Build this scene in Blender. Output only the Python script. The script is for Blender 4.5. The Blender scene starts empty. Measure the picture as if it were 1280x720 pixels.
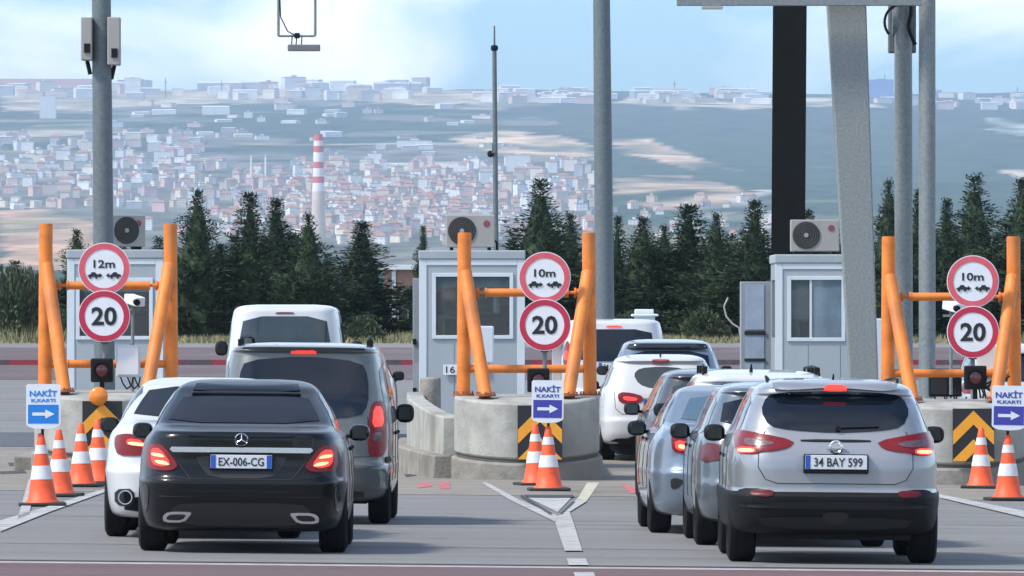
import bpy, bmesh, math, random
from math import pi, sin, cos, radians
from mathutils import Vector, Matrix, noise

RND = random.Random(11)
SC = bpy.context.scene
COL = SC.collection

# ------------------------------------------------------------------ camera, light, exposure
F, VX, HY, CH = 12000.0, 600.0, 400.0, 2.0      # focal length in photo pixels, road direction, eye level, eye height
cam_d = bpy.data.cameras.new("camera")
cam = bpy.data.objects.new("camera", cam_d)
COL.objects.link(cam)
cam.location = (0, 0, CH)
cam.rotation_euler = (pi / 2 + 40.0 / F, 0, -40.0 / F)
cam_d.sensor_width = 36
cam_d.lens = 36 * F / 1280
cam_d.clip_start = 1
cam_d.clip_end = 60000
cam_d.dof.use_dof = False
SC.camera = cam

SUN_EL, SUN_AZ = 50.0, -114.0      # elevation; azimuth measured from the road direction (+Y), negative to the left
world = bpy.data.worlds.new("World")
SC.world = world
world.use_nodes = True
wn, wl = world.node_tree.nodes, world.node_tree.links
wn.clear()
w_out = wn.new("ShaderNodeOutputWorld")
w_bg = wn.new("ShaderNodeBackground")
w_bg.inputs[1].default_value = 0.15
sky = wn.new("ShaderNodeTexSky")
sky.sky_type = 'NISHITA'
sky.sun_disc = False
sky.sun_elevation = radians(SUN_EL)
sky.sun_rotation = radians(SUN_AZ)
sky.air_density = 1.0
sky.dust_density = 0.6
sky.ozone_density = 2.0
tc = wn.new("ShaderNodeTexCoord")
# thin high cloud sheets, stretched sideways, small near the horizon because they are far away
sep = wn.new("ShaderNodeSeparateXYZ")
wl.new(tc.outputs["Generated"], sep.inputs[0])
addz = wn.new("ShaderNodeMath"); addz.operation = 'ADD'; addz.inputs[1].default_value = 0.035
absz = wn.new("ShaderNodeMath"); absz.operation = 'MAXIMUM'; absz.inputs[1].default_value = 0.0
wl.new(sep.outputs[2], absz.inputs[0]); wl.new(absz.outputs[0], addz.inputs[0])
dx = wn.new("ShaderNodeMath"); dx.operation = 'DIVIDE'
dy = wn.new("ShaderNodeMath"); dy.operation = 'DIVIDE'
wl.new(sep.outputs[0], dx.inputs[0]); wl.new(addz.outputs[0], dx.inputs[1])
wl.new(sep.outputs[1], dy.inputs[0]); wl.new(addz.outputs[0], dy.inputs[1])
cmb = wn.new("ShaderNodeCombineXYZ")
wl.new(dx.outputs[0], cmb.inputs[0]); wl.new(dy.outputs[0], cmb.inputs[1])
lowmap = wn.new("ShaderNodeMapping"); lowmap.inputs["Scale"].default_value = (30, 8, 80); lowmap.inputs["Location"].default_value = (3.3, 0, 1.2)
wl.new(tc.outputs["Generated"], lowmap.inputs[0])
blend = wn.new("ShaderNodeMapRange"); blend.inputs["From Min"].default_value = 0.04; blend.inputs["From Max"].default_value = 0.14
wl.new(sep.outputs[2], blend.inputs["Value"])
vmix = wn.new("ShaderNodeMixRGB")
wl.new(blend.outputs[0], vmix.inputs[0]); wl.new(lowmap.outputs[0], vmix.inputs[1]); wl.new(cmb.outputs[0], vmix.inputs[2])
cn = wn.new("ShaderNodeTexNoise")
cn.inputs["Scale"].default_value = 0.62
cn.inputs["Detail"].default_value = 6
cn.inputs["Roughness"].default_value = 0.52
cn.inputs["Distortion"].default_value = 0.5
wl.new(vmix.outputs[0], cn.inputs["Vector"])
cr = wn.new("ShaderNodeValToRGB")
cr.color_ramp.elements[0].position = 0.45; cr.color_ramp.elements[0].color = (0, 0, 0, 1)
cr.color_ramp.elements[1].position = 0.62; cr.color_ramp.elements[1].color = (1, 1, 1, 1)
wl.new(cn.outputs[0], cr.inputs[0])
tint = wn.new("ShaderNodeMixRGB"); tint.blend_type = 'MULTIPLY'; tint.inputs[0].default_value = 1.0
tint.inputs[2].default_value = (0.48, 0.76, 1.12, 1)
tmix = wn.new("ShaderNodeMixRGB"); tmix.inputs[1].default_value = (0.48, 0.76, 1.10, 1); tmix.inputs[2].default_value = (0.92, 0.98, 1.0, 1)
wl.new(blend.outputs[0], tmix.inputs[0]); wl.new(tmix.outputs[0], tint.inputs[2])
wl.new(sky.outputs[0], tint.inputs[1])
cmix = wn.new("ShaderNodeMixRGB"); cmix.blend_type = 'MIX'
cmix.inputs[2].default_value = (9.2, 9.0, 9.0, 1)
cfac = wn.new("ShaderNodeMath"); cfac.operation = 'MULTIPLY'; cfac.inputs[1].default_value = 0.85
wl.new(cr.outputs[0], cfac.inputs[0])
thin = wn.new("ShaderNodeMapRange"); thin.inputs["From Min"].default_value = 0.05; thin.inputs["From Max"].default_value = 0.4
thin.inputs["To Min"].default_value = 1.0; thin.inputs["To Max"].default_value = 0.42
wl.new(sep.outputs[2], thin.inputs["Value"])
cf2 = wn.new("ShaderNodeMath"); cf2.operation = 'MULTIPLY'
wl.new(cfac.outputs[0], cf2.inputs[0]); wl.new(thin.outputs[0], cf2.inputs[1])
wl.new(cf2.outputs[0], cmix.inputs[0])
wl.new(tint.outputs[0], cmix.inputs[1])
below = wn.new("ShaderNodeMapRange"); below.inputs["From Min"].default_value = -0.002; below.inputs["From Max"].default_value = -0.02
wl.new(sep.outputs[2], below.inputs["Value"])
gmix = wn.new("ShaderNodeMixRGB"); gmix.inputs[2].default_value = (0.75, 0.74, 0.70, 1)
wl.new(below.outputs[0], gmix.inputs[0]); wl.new(cmix.outputs[0], gmix.inputs[1])
wl.new(gmix.outputs[0], w_bg.inputs[0])
wl.new(w_bg.outputs[0], w_out.inputs[0])

sun_d = bpy.data.lights.new("sun", 'SUN')
sun_d.energy = 2.8
sun_d.angle = radians(8)
sun_d.color = (1.0, 0.94, 0.84)
sun = bpy.data.objects.new("sun", sun_d)
COL.objects.link(sun)
_az, _el = radians(SUN_AZ), radians(SUN_EL)
_to_sun = Vector((sin(_az) * cos(_el), cos(_az) * cos(_el), sin(_el)))
sun.rotation_euler = (-_to_sun).to_track_quat('-Z', 'Y').to_euler()

SC.view_settings.view_transform = 'Standard'
SC.view_settings.look = 'None'
SC.view_settings.exposure = 0.70
SC.view_settings.gamma = 1
SC.view_settings.use_curve_mapping = False
SC.render.engine = 'CYCLES'
SC.cycles.max_bounces = 6
SC.cycles.volume_bounces = 0
SC.cycles.use_denoising = True

# ------------------------------------------------------------------ materials
MATS = {}
def mat(name, col, rough=0.6, metal=0.0, var=0.12, scale=6.0, bump=0.0, coat=0.0, emit=None, es=0.0, spec=0.5,
        stretch=None, col2=None, detail=5, bscale=None, dirt=0.0):
    """procedural principled material: base colour broken up by noise, optional bump, optional low dirt"""
    if name in MATS:
        return MATS[name]
    m = bpy.data.materials.new(name)
    m.use_nodes = True
    n, l = m.node_tree.nodes, m.node_tree.links
    b = n["Principled BSDF"]
    b.inputs["Roughness"].default_value = rough
    b.inputs["Metallic"].default_value = metal
    b.inputs["Specular IOR Level"].default_value = spec
    if coat:
        b.inputs["Coat Weight"].default_value = coat
        b.inputs["Coat Roughness"].default_value = 0.04
    t = n.new("ShaderNodeTexCoord")
    mp = n.new("ShaderNodeMapping")
    if stretch: mp.inputs["Scale"].default_value = stretch
    l.new(t.outputs["Object"], mp.inputs[0])
    nz = n.new("ShaderNodeTexNoise")
    nz.inputs["Scale"].default_value = scale
    nz.inputs["Detail"].default_value = detail
    nz.inputs["Roughness"].default_value = 0.62
    l.new(mp.outputs[0], nz.inputs["Vector"])
    r = n.new("ShaderNodeValToRGB")
    c2 = col2 or tuple(max(0.0, c * (1 - var)) for c in col)
    c1 = tuple(min(1.0, c * (1 + var * 0.6)) for c in col)
    r.color_ramp.elements[0].position = 0.32; r.color_ramp.elements[0].color = (*c2, 1)
    r.color_ramp.elements[1].position = 0.68; r.color_ramp.elements[1].color = (*c1, 1)
    l.new(nz.outputs[0], r.inputs[0])
    out = r.outputs[0]
    if dirt:
        g = n.new("ShaderNodeTexNoise"); g.inputs["Scale"].default_value = scale * 0.25; g.inputs["Detail"].default_value = 8
        l.new(t.outputs["Object"], g.inputs["Vector"])
        gr = n.new("ShaderNodeValToRGB")
        gr.color_ramp.elements[0].position = 0.5; gr.color_ramp.elements[0].color = (0, 0, 0, 1)
        gr.color_ramp.elements[1].position = 0.72; gr.color_ramp.elements[1].color = (1, 1, 1, 1)
        l.new(g.outputs[0], gr.inputs[0])
        mm = n.new("ShaderNodeMath"); mm.operation = 'MULTIPLY'; mm.inputs[1].default_value = dirt
        l.new(gr.outputs[0], mm.inputs[0])
        mx = n.new("ShaderNodeMixRGB"); mx.inputs[2].default_value = (0.12, 0.10, 0.075, 1)
        l.new(mm.outputs[0], mx.inputs[0]); l.new(out, mx.inputs[1])
        out = mx.outputs[0]
    l.new(out, b.inputs["Base Color"])
    if bump:
        bp = n.new("ShaderNodeBump"); bp.inputs["Strength"].default_value = 0.6; bp.inputs["Distance"].default_value = bump
        src = nz
        if bscale:
            src = n.new("ShaderNodeTexNoise"); src.inputs["Scale"].default_value = bscale; src.inputs["Detail"].default_value = 4
            l.new(mp.outputs[0], src.inputs["Vector"])
        l.new(src.outputs[0], bp.inputs["Height"]); l.new(bp.outputs[0], b.inputs["Normal"])
    if emit:
        b.inputs["Emission Color"].default_value = (*emit, 1)
        b.inputs["Emission Strength"].default_value = es
    MATS[name] = m
    return m

def paint(name, col, metal=0.35, rough=0.35):
    return mat(name, col, rough, metal, var=0.06, scale=3, coat=0.8, dirt=0.22, spec=0.5)

M_black = mat("black_car_paint", (0.005, 0.0055, 0.007), 0.28, 0.0, var=.1, scale=3, coat=0.3, dirt=.02, spec=.2)
M_white = paint("white_car_paint", (0.56, 0.57, 0.58), 0.0, 0.38)
M_silver = paint("silver_car_paint", (0.31, 0.32, 0.335), 0.5, 0.36)
M_bluesilver = paint("blue_silver_car_paint", (0.19, 0.235, 0.29), 0.5, 0.35)
M_greyblue = paint("grey_blue_car_paint", (0.13, 0.155, 0.175), 0.5, 0.35)
M_grey = paint("grey_car_paint", (0.115, 0.125, 0.12), 0.3, 0.38)
M_darkgrey = mat("dark_grey_car_paint", (0.05, 0.052, 0.06), 0.35, 0.2, var=.06, scale=3, coat=.6, dirt=.03)
M_plastic = mat("black_plastic", (0.008, 0.0085, 0.0095), 0.6, var=0.2, scale=20, spec=.22)
M_gloss = mat("gloss_black", (0.006, 0.006, 0.008), 0.12, var=0.1, coat=0.5)
M_glass = mat("tinted_glass", (0.004, 0.007, 0.013), 0.04, var=0.3, scale=2, spec=0.5)
M_glass_s = mat("sloped_tinted_glass", (0.003, 0.006, 0.012), 0.05, var=0.3, scale=2, spec=0.10)
M_glass2 = mat("lighter_tinted_glass", (0.035, 0.045, 0.045), 0.06, var=0.3, scale=2, spec=0.8)
M_rubber = mat("tyre_rubber", (0.009, 0.009, 0.010), 0.85, var=0.25, scale=14, spec=.25)
M_rim = mat("alloy_rim", (0.35, 0.36, 0.38), 0.35, 0.8)
M_chrome = mat("chrome", (0.75, 0.76, 0.78), 0.16, 1.0, var=0.03)
M_red = mat("red_lens", (0.17, 0.005, 0.010), 0.28, var=0.3, scale=30, coat=0.2, spec=.3, emit=(0.8, 0.02, 0.03), es=0.02)
M_redlit = mat("lit_brake_lamp", (0.5, 0.02, 0.02), 0.3, emit=(1.0, 0.05, 0.03), es=0.9)
M_redhot = mat("lit_brake_lamp_core", (0.9, 0.25, 0.15), 0.3, emit=(1.0, 0.22, 0.10), es=2.6)
M_clear = mat("clear_lens", (0.13, 0.07, 0.08), 0.25, coat=0.3, var=.4, scale=40)
M_mirror = mat("mirror_glass", (0.04, 0.047, 0.05), 0.08, 0.6, var=0.2)
M_plate = mat("number_plate_white", (0.62, 0.64, 0.66), 0.4, var=0.05)
M_plateblue = mat("number_plate_blue", (0.02, 0.08, 0.42), 0.4, var=0.1)
M_ink = mat("black_ink", (0.012, 0.012, 0.015), 0.5, var=0.1)
M_seam = mat("panel_gap", (0.02, 0.021, 0.024), 0.7, var=0.1)
M_concrete = mat("concrete", (0.37, 0.365, 0.335), 0.88, var=0.28, scale=3.2, bump=0.01, bscale=40, dirt=0.65)
M_concrete2 = mat("dirty_concrete", (0.27, 0.255, 0.225), 0.9, var=0.4, scale=3.0, bump=0.015, bscale=30, dirt=0.8)
M_orange = mat("orange_paint", (0.74, 0.215, 0.03), 0.55, var=0.25, scale=5, dirt=0.4)
M_galv = mat("galvanised_steel", (0.22, 0.25, 0.26), 0.6, 0.25, var=0.22, scale=24, dirt=0.08)
M_galvpole = mat("weathered_galvanised_steel", (0.14, 0.17, 0.185), 0.6, 0.25, var=0.2, scale=18, dirt=0.10)
M_dark_steel = mat("dark_painted_steel", (0.008, 0.0095, 0.010), 0.7, spec=.15, var=0.2, scale=5)
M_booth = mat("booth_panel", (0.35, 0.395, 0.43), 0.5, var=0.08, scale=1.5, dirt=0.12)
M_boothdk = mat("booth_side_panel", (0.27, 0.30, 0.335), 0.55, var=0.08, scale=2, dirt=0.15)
M_boothframe = mat("booth_frame", (0.60, 0.66, 0.71), 0.45, var=0.06, scale=2)
M_boothglass = mat("booth_glass", (0.018, 0.02, 0.022), 0.05, var=0.4, scale=2, spec=0.6)
M_paneclear = mat("clear_booth_pane", (0.55, 0.60, 0.62), 0.03, var=.05)
M_paneclear.node_tree.nodes["Principled BSDF"].inputs["Transmission Weight"].default_value = 0.92
M_paneclear.node_tree.nodes["Principled BSDF"].inputs["IOR"].default_value = 1.05
M_boothglass_l = mat("booth_glass_bright", (0.16, 0.22, 0.27), 0.06, var=0.25, scale=2.5, spec=0.8)
M_ac = mat("air_conditioner_shell", (0.33, 0.32, 0.305), 0.6, var=0.08, scale=3, dirt=0.2)
M_acblk = mat("fan_grille", (0.02, 0.02, 0.02), 0.6)
M_signwhite = mat("sign_white", (0.72, 0.74, 0.78), 0.4, var=0.04)
M_signred = mat("sign_red", (0.46, 0.02, 0.06), 0.4, var=0.08)
M_signfaded = mat("sign_faded_red", (0.62, 0.10, 0.13), 0.45, var=0.12, scale=8)
M_signblue = mat("sign_blue", (0.010, 0.20, 0.62), 0.4, var=0.06)
M_signviolet = mat("sign_dark_blue", (0.05, 0.05, 0.33), 0.4, var=0.06)
M_amber = mat("amber_lens", (0.75, 0.22, 0.02), 0.3, var=0.15, coat=0.4)
M_chevron = mat("chevron_amber", (0.80, 0.33, 0.02), 0.5, var=0.1, scale=5)
M_cone = mat("cone_orange", (0.83, 0.10, 0.025), 0.55, var=0.12, scale=9, dirt=0.15)
M_conew = mat("cone_white_band", (0.68, 0.66, 0.66), 0.5, var=0.12, scale=14, dirt=0.2)
M_coneb = mat("cone_rubber_base", (0.03, 0.03, 0.03), 0.8, var=0.2)
M_linepaint = mat("road_marking_white", (0.43, 0.43, 0.42), 0.8, var=0.4, scale=12, dirt=0.8)
M_lineyel = mat("road_marking_worn", (0.50, 0.48, 0.36), 0.8, var=0.35, scale=9, dirt=0.4)
M_linered = mat("road_marking_red", (0.45, 0.13, 0.13), 0.8, var=0.4, scale=9)
M_foliage = mat("conifer_foliage", (0.036, 0.060, 0.030), 0.75, var=0.5, scale=1.3, spec=0.2)
M_foliage2 = mat("grey_green_foliage", (0.075, 0.10, 0.052), 0.8, var=0.45, scale=1.5, spec=0.2)
M_trunk = mat("bark", (0.10, 0.075, 0.055), 0.9, var=0.3)
M_grass = mat("dry_grass", (0.25, 0.235, 0.125), 0.9, var=0.4, scale=2.0, spec=0.2)
M_brick = mat("pinkish_brick", (0.33, 0.20, 0.17), 0.85, var=0.2, scale=5)

# ------------------------------------------------------------------ mesh helpers
class MB:
    def __init__(s): s.v, s.f, s.m = [], [], []
    def add(s, vs, fs, mi=0, M=None):
        b = len(s.v)
        for p in vs:
            p = Vector(p)
            s.v.append(M @ p if M else p)
        for f in fs:
            s.f.append([i + b for i in f]); s.m.append(mi)
        return s
    def box(s, x0, x1, y0, y1, z0, z1, mi=0, M=None):
        v = [(x0, y0, z0), (x1, y0, z0), (x1, y1, z0), (x0, y1, z0), (x0, y0, z1), (x1, y0, z1), (x1, y1, z1), (x0, y1, z1)]
        return s.add(v, [(3, 2, 1, 0), (4, 5, 6, 7), (0, 1, 5, 4), (1, 2, 6, 5), (2, 3, 7, 6), (3, 0, 4, 7)], mi, M)
    def tube(s, p0, p1, r0, r1=None, n=16, mi=0, cap=True):
        r1 = r0 if r1 is None else r1
        p0, p1 = Vector(p0), Vector(p1)
        d = (p1 - p0).normalized()
        a = Vector((0, 0, 1)) if abs(d.z) < 0.9 else Vector((1, 0, 0))
        u = d.cross(a).normalized(); w = d.cross(u)
        vs = []
        for p, r in ((p0, r0), (p1, r1)):
            for i in range(n):
                t = 2 * pi * i / n
                vs.append(p + u * r * cos(t) + w * r * sin(t))
        fs = [(i, i + n, (i + 1) % n + n, (i + 1) % n) for i in range(n)]
        if cap: fs += [tuple(range(n)), tuple(range(2 * n - 1, n - 1, -1))]
        return s.add(vs, fs, mi)
    def path(s, pts, r, n=8, mi=0):
        for a, b in zip(pts, pts[1:]): s.tube(a, b, r, r, n, mi)
        return s
    def lathe(s, prof, n=32, mi=0, M=None, close=False):
        vs = []; k = len(prof)
        for i in range(n):
            t = 2 * pi * i / n
            for r, z in prof: vs.append((r * cos(t), r * sin(t), z))
        fs = []
        for i in range(n):
            j = (i + 1) % n
            for q in range(k - 1):
                fs.append((i * k + q, j * k + q, j * k + q + 1, i * k + q + 1))
            if close: fs.append((i * k + k - 1, j * k + k - 1, j * k, i * k))
        return s.add(vs, fs, mi, M)
    def prism(s, poly, y0, y1, mi=0, M=None):
        """poly in (x,z), extruded from y0 (towards the camera) to y1"""
        n = len(poly)
        a = sum(poly[i][0] * poly[(i + 1) % n][1] - poly[(i + 1) % n][0] * poly[i][1] for i in range(n))
        if a < 0: poly = poly[::-1]
        vs = [(x, y0, z) for x, z in poly] + [(x, y1, z) for x, z in poly]
        fs = [tuple(range(n)), tuple(range(2 * n - 1, n - 1, -1))]
        fs += [((i + 1) % n, i, i + n, (i + 1) % n + n) for i in range(n)]
        return s.add(vs, fs, mi, M)
    def slab(s, poly, z0, z1, mi=0, M=None):
        """poly in (x,y), extruded upward"""
        n = len(poly)
        a = sum(poly[i][0] * poly[(i + 1) % n][1] - poly[(i + 1) % n][0] * poly[i][1] for i in range(n))
        if a < 0: poly = poly[::-1]
        vs = [(x, y, z0) for x, y in poly] + [(x, y, z1) for x, y in poly]
        fs = [tuple(range(n - 1, -1, -1)), tuple(range(n, 2 * n))]
        fs += [(i, (i + 1) % n, (i + 1) % n + n, i + n) for i in range(n)]
        return s.add(vs, fs, mi, M)
    def mesh(s, name, mats, smooth=None):
        me = bpy.data.meshes.new(name)
        me.from_pydata([tuple(p) for p in s.v], [], s.f)
        for m in (mats if isinstance(mats, (list, tuple)) else [mats]): me.materials.append(m)
        me.polygons.foreach_set("material_index", s.m)
        if smooth:
            me.polygons.foreach_set("use_smooth", [True] * len(me.polygons))
            me.set_sharp_from_angle(angle=radians(smooth))
        me.update()
        return me
    def build(s, name, mats, parent=None, smooth=None, bevel=0, loc=None, rot=None):
        o = bpy.data.objects.new(name, s.mesh(name, mats, smooth))
        COL.objects.link(o)
        if parent: o.parent = parent
        if loc: o.location = loc
        if rot: o.rotation_euler = rot
        if bevel:
            b = o.modifiers.new("bevel", 'BEVEL'); b.width = bevel; b.segments = 2; b.limit_method = 'ANGLE'
        return o

def thing(name, label, cat, loc=(0, 0, 0), rot=(0, 0, 0), group=None):
    o = bpy.data.objects.new(name, None)
    COL.objects.link(o)
    o.location = loc; o.rotation_euler = rot
    o['label'] = label; o['category'] = cat
    if group: o['group'] = group
    return o
def tag(o, label, cat, group=None):
    o['label'] = label; o['category'] = cat
    if group: o['group'] = group
    return o
def kind(o, k): o['kind'] = k; return o
def copy_tree(o, parent=None):
    c = o.copy(); COL.objects.link(c)
    if parent: c.parent = parent
    for ch in list(o.children): copy_tree(ch, c)
    return c

def text(name, s, w, h, m, parent, loc, depth=0.002, rot=(pi / 2, 0, 0), bold=0.0):
    """lettering as a real thin mesh of width w and height h, centred at loc, facing -Y"""
    cu = bpy.data.curves.new(name, 'FONT')
    cu.body = s; cu.size = 1; cu.extrude = 0.01; cu.resolution_u = 3; cu.offset = bold
    t = bpy.data.objects.new(name, cu); COL.objects.link(t)
    dg = bpy.context.evaluated_depsgraph_get(); dg.update()
    me = bpy.data.meshes.new_from_object(t.evaluated_get(dg))
    bpy.data.objects.remove(t)
    xs = [v.co.x for v in me.vertices]; ys = [v.co.y for v in me.vertices]
    x0, x1, y0, y1 = min(xs), max(xs), min(ys), max(ys)
    for v in me.vertices:
        v.co = Vector(((v.co.x - (x0 + x1) / 2) * w / (x1 - x0), (v.co.y - (y0 + y1) / 2) * h / (y1 - y0), v.co.z * depth / 0.01))
    me.materials.clear(); me.materials.append(m)
    o = bpy.data.objects.new(name, me); COL.objects.link(o)
    o.parent = parent; o.location = loc; o.rotation_euler = rot
    return o

# ------------------------------------------------------------------ ground shape
def lerp(tab, t):
    if t <= tab[0][0]: return tab[0][1]
    for (a, b), (c, d) in zip(tab, tab[1:]):
        if t <= c: return b + (d - b) * (t - a) / (c - a)
    return tab[-1][1]
def pxz(D, py): return CH - (py - HY) * D / F
FAR = [(6000, 352), (8000, 305), (10000, 265), (12000, 228), (14000, 192), (16000, 158), (18000, 131), (20000, 114), (21000, 111)]
RISE = [(0, 0), (132, 0), (160, .3), (200, .83), (280, 1.3), (320, 1.55), (345, 1.6), (600, -4), (1500, -24), (3500, -10)] + \
       [(d, pxz(d, p)) for d, p in FAR] + [(24000, 380), (30000, 300)]
def gz(x, y):
    z = lerp(RISE, y)
    fade = 1.0 if y < 132 else max(0.0, 1 - (y - 132) / 30)
    z += -0.01 * max(-9, min(9, x)) * fade
    if y > 3500:
        k = min(1, (y - 3500) / 3000)
        q = Vector((x / 900, y / 1500, 0))
        z += k * (noise.noise(q) * 14 + noise.noise(q * 3.1) * 5)
        if y > 12000:
            z -= (y - 12000) / 8000 * 8 * max(0, min(1.5, (x + 100) / 500))   # the wooded ridge on the right stands a little lower
    return z
def ground(px, py):
    """the point of the ground seen at a photo position"""
    D = 100.0
    for _ in range(60):
        X = (px - VX) * D / F
        D = 0.5 * D + 0.5 * (CH - gz(X, D)) * F / max(4, py - HY)
    return Vector(((px - VX) * D / F, D, gz((px - VX) * D / F, D)))
def far_point(px, py):
    D0, D1 = 5000.0, 21000.0
    for _ in range(40):
        D = (D0 + D1) / 2
        X = (px - VX) * D / F
        yy = HY - (gz(X, D) - CH) * F / D
        if yy > py: D0 = D
        else: D1 = D
    return Vector(((px - VX) * D / F, D, gz((px - VX) * D / F, D)))

# land cover of the far hills (soil, fields, town ground, woods) as real colours per vertex
def poly_in(px, py, poly):
    c = False; n = len(poly)
    for i in range(n):
        x1, y1 = poly[i]; x2, y2 = poly[(i + 1) % n]
        if (y1 > py) != (y2 > py) and px < (x2 - x1) * (py - y1) / (y2 - y1) + x1: c = not c
    return c
SOIL = [  # outlines of bare soil and fields, in photo positions that ground points are projected to
    ([(560, 172), (620, 164), (690, 166), (740, 182), (745, 200), (660, 196), (600, 188)], (.66, .50, .34)),
    ([(766, 176), (810, 174), (860, 192), (905, 208), (925, 214), (870, 214), (820, 200), (770, 190)], (.66, .48, .33)),
    ([(770, 222), (840, 218), (915, 232), (948, 246), (900, 262), (820, 262), (765, 250)], (.46, .34, .24)),
    ([(0, 262), (60, 262), (120, 280), (125, 335), (0, 335)], (.56, .36, .25)),
    ([(0, 106), (150, 100), (300, 106), (420, 112), (560, 112), (700, 118), (700, 126), (560, 132), (400, 124), (250, 132), (120, 138), (0, 140)], (.56, .48, .36)),
    ([(780, 122), (960, 122), (1100, 122), (1100, 134), (860, 136), (770, 130)], (.62, .54, .42)),
    ([(1235, 150), (1280, 148), (1400, 150), (1400, 170), (1280, 168), (1240, 165)], (.45, .5, .44)),
    ([(1248, 212), (1290, 204), (1400, 208), (1400, 224), (1270, 222)], (.6, .5, .4)),
    ([(860, 265), (960, 235), (975, 240), (900, 275)], (.55, .5, .45)),
    ([(930, 290), (975, 258), (985, 262), (950, 300)], (.55, .5, .45)),
    ([(480, 205), (560, 200), (600, 208), (560, 216), (500, 214)], (.5, .48, .42)),
]
def cover(x, y):
    """colour of the far ground"""
    z = gz(x, y)
    px, py = VX + x * F / y, HY - (z - CH) * F / y
    n1 = noise.noise(Vector((x / 260, y / 700, 3))); n2 = noise.noise(Vector((x / 70, y / 200, 9)))
    n3 = noise.noise(Vector((x / 500, y / 260, 5)))
    wx, wy = px + n2 * 14 + n1 * 8, py + n2 * 5 + n1 * 3
    wood = (.040 + .025 * n2, .070 + .03 * n2, .036)
    field = (.22 + .1 * n2, .21 + .08 * n2, .13)
    town = (.15 + .10 * n2, .155 + .08 * n2, .13 + .08 * n2)
    c = wood
    if py < 335 + n2 * 6 and px < 745 + n1 * 90 - max(0, 250 - py) * .9:
        if 190 < py < 320 and n1 > -0.35: c = town
        elif n3 > 0.22: c = field
        elif n1 > .2: c = town
    elif py > 250 and n1 > .1 and px > 600: c = tuple(.5 * a + .5 * b for a, b in zip(field, wood))
    if n3 > .45 and py < 200 and px < 620: c = (.42, .38, .30)
    for poly, col in SOIL:
        if poly_in(wx, wy, poly):
            k = max(0, min(1, .62 + 1.5 * noise.noise(Vector((x / 90, y / 420, 21)))))
            c = tuple(max(0, (v * (1 + .3 * n2)) * k + q_ * (1 - k)) for v, q_ in zip(col, field if px < 760 else wood))
    return (*[max(.01, min(.9, v)) for v in c], 1)

def mat_far():
    m = bpy.data.materials.new("far_land"); m.use_nodes = True
    n, l = m.node_tree.nodes, m.node_tree.links
    b = n["Principled BSDF"]; b.inputs["Roughness"].default_value = 1; b.inputs["Specular IOR Level"].default_value = 0
    a = n.new("ShaderNodeVertexColor"); a.layer_name = "cover"
    t = n.new("ShaderNodeTexCoord"); nz = n.new("ShaderNodeTexNoise"); nz.inputs["Scale"].default_value = 0.02; nz.inputs["Detail"].default_value = 8
    mp = n.new("ShaderNodeMapping"); mp.inputs["Scale"].default_value = (1, .4, 1)
    l.new(t.outputs["Object"], mp.inputs[0]); l.new(mp.outputs[0], nz.inputs["Vector"])
    r = n.new("ShaderNodeValToRGB"); r.color_ramp.elements[0].position = .3; r.color_ramp.elements[1].position = .7
    r.color_ramp.elements[0].color = (.55, .55, .55, 1); r.color_ramp.elements[1].color = (1.35, 1.35, 1.3, 1)
    l.new(nz.outputs[0], r.inputs[0])
    mx = n.new("ShaderNodeMixRGB"); mx.blend_type = 'MULTIPLY'; mx.inputs[0].default_value = 1
    l.new(a.outputs[0], mx.inputs[1]); l.new(r.outputs[0], mx.inputs[2]); l.new(mx.outputs[0], b.inputs["Base Color"])
    return m

def sheet(name, y0, y1, xa, xb, m, lift, ny=12, nx=10, k='structure', colour=False, ys=None):
    """a ground-hugging sheet; xa(y), xb(y) give its sides"""
    me = MB(); ys = ys or [y0 + (y1 - y0) * i / ny for i in range(ny + 1)]
    vs, fs = [], []
    for y in ys:
        a, b = xa(y), xb(y)
        for j in range(nx + 1):
            x = a + (b - a) * j / nx
            if colour:
                u = 2 * j / nx - 1; x = b * u if y > 6000 else b * (u * .12 + .88 * u ** 3)
            vs.append((x, y, gz(x, y) + lift))
    w = nx + 1
    for i in range(len(ys) - 1):
        for j in range(nx): fs.append((i * w + j, i * w + j + 1, (i + 1) * w + j + 1, (i + 1) * w + j))
    me.add(vs, fs)
    o = me.build(name, m, smooth=60)
    if colour:
        ca = o.data.color_attributes.new("cover", 'FLOAT_COLOR', 'POINT')
        for i, (x, y, z) in enumerate(vs):
            ca.data[i].color = cover(x, y) if y > 400 else (.2, .19, .12, 1)
    return kind(o, k)

ys = [-5000, -2000, -800, -300, -100, -20, 20, 60, 80, 100, 120, 132, 140, 150, 162, 180, 200, 220, 240, 260, 280, 300, 320, 335, 345, 370, 420, 500, 600, 800, 1100, 1500, 2200, 3000, 3500, 4200, 5000]
y = 5000
while y < 21500:
    y *= 1.0055
    ys.append(y)
ys += [21900]
sheet("ground", 0, 0, lambda y: -(700 + .085 * abs(y)), lambda y: 700 + .085 * abs(y), mat_far(), -0.05, nx=300, colour=True, ys=ys)

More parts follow.
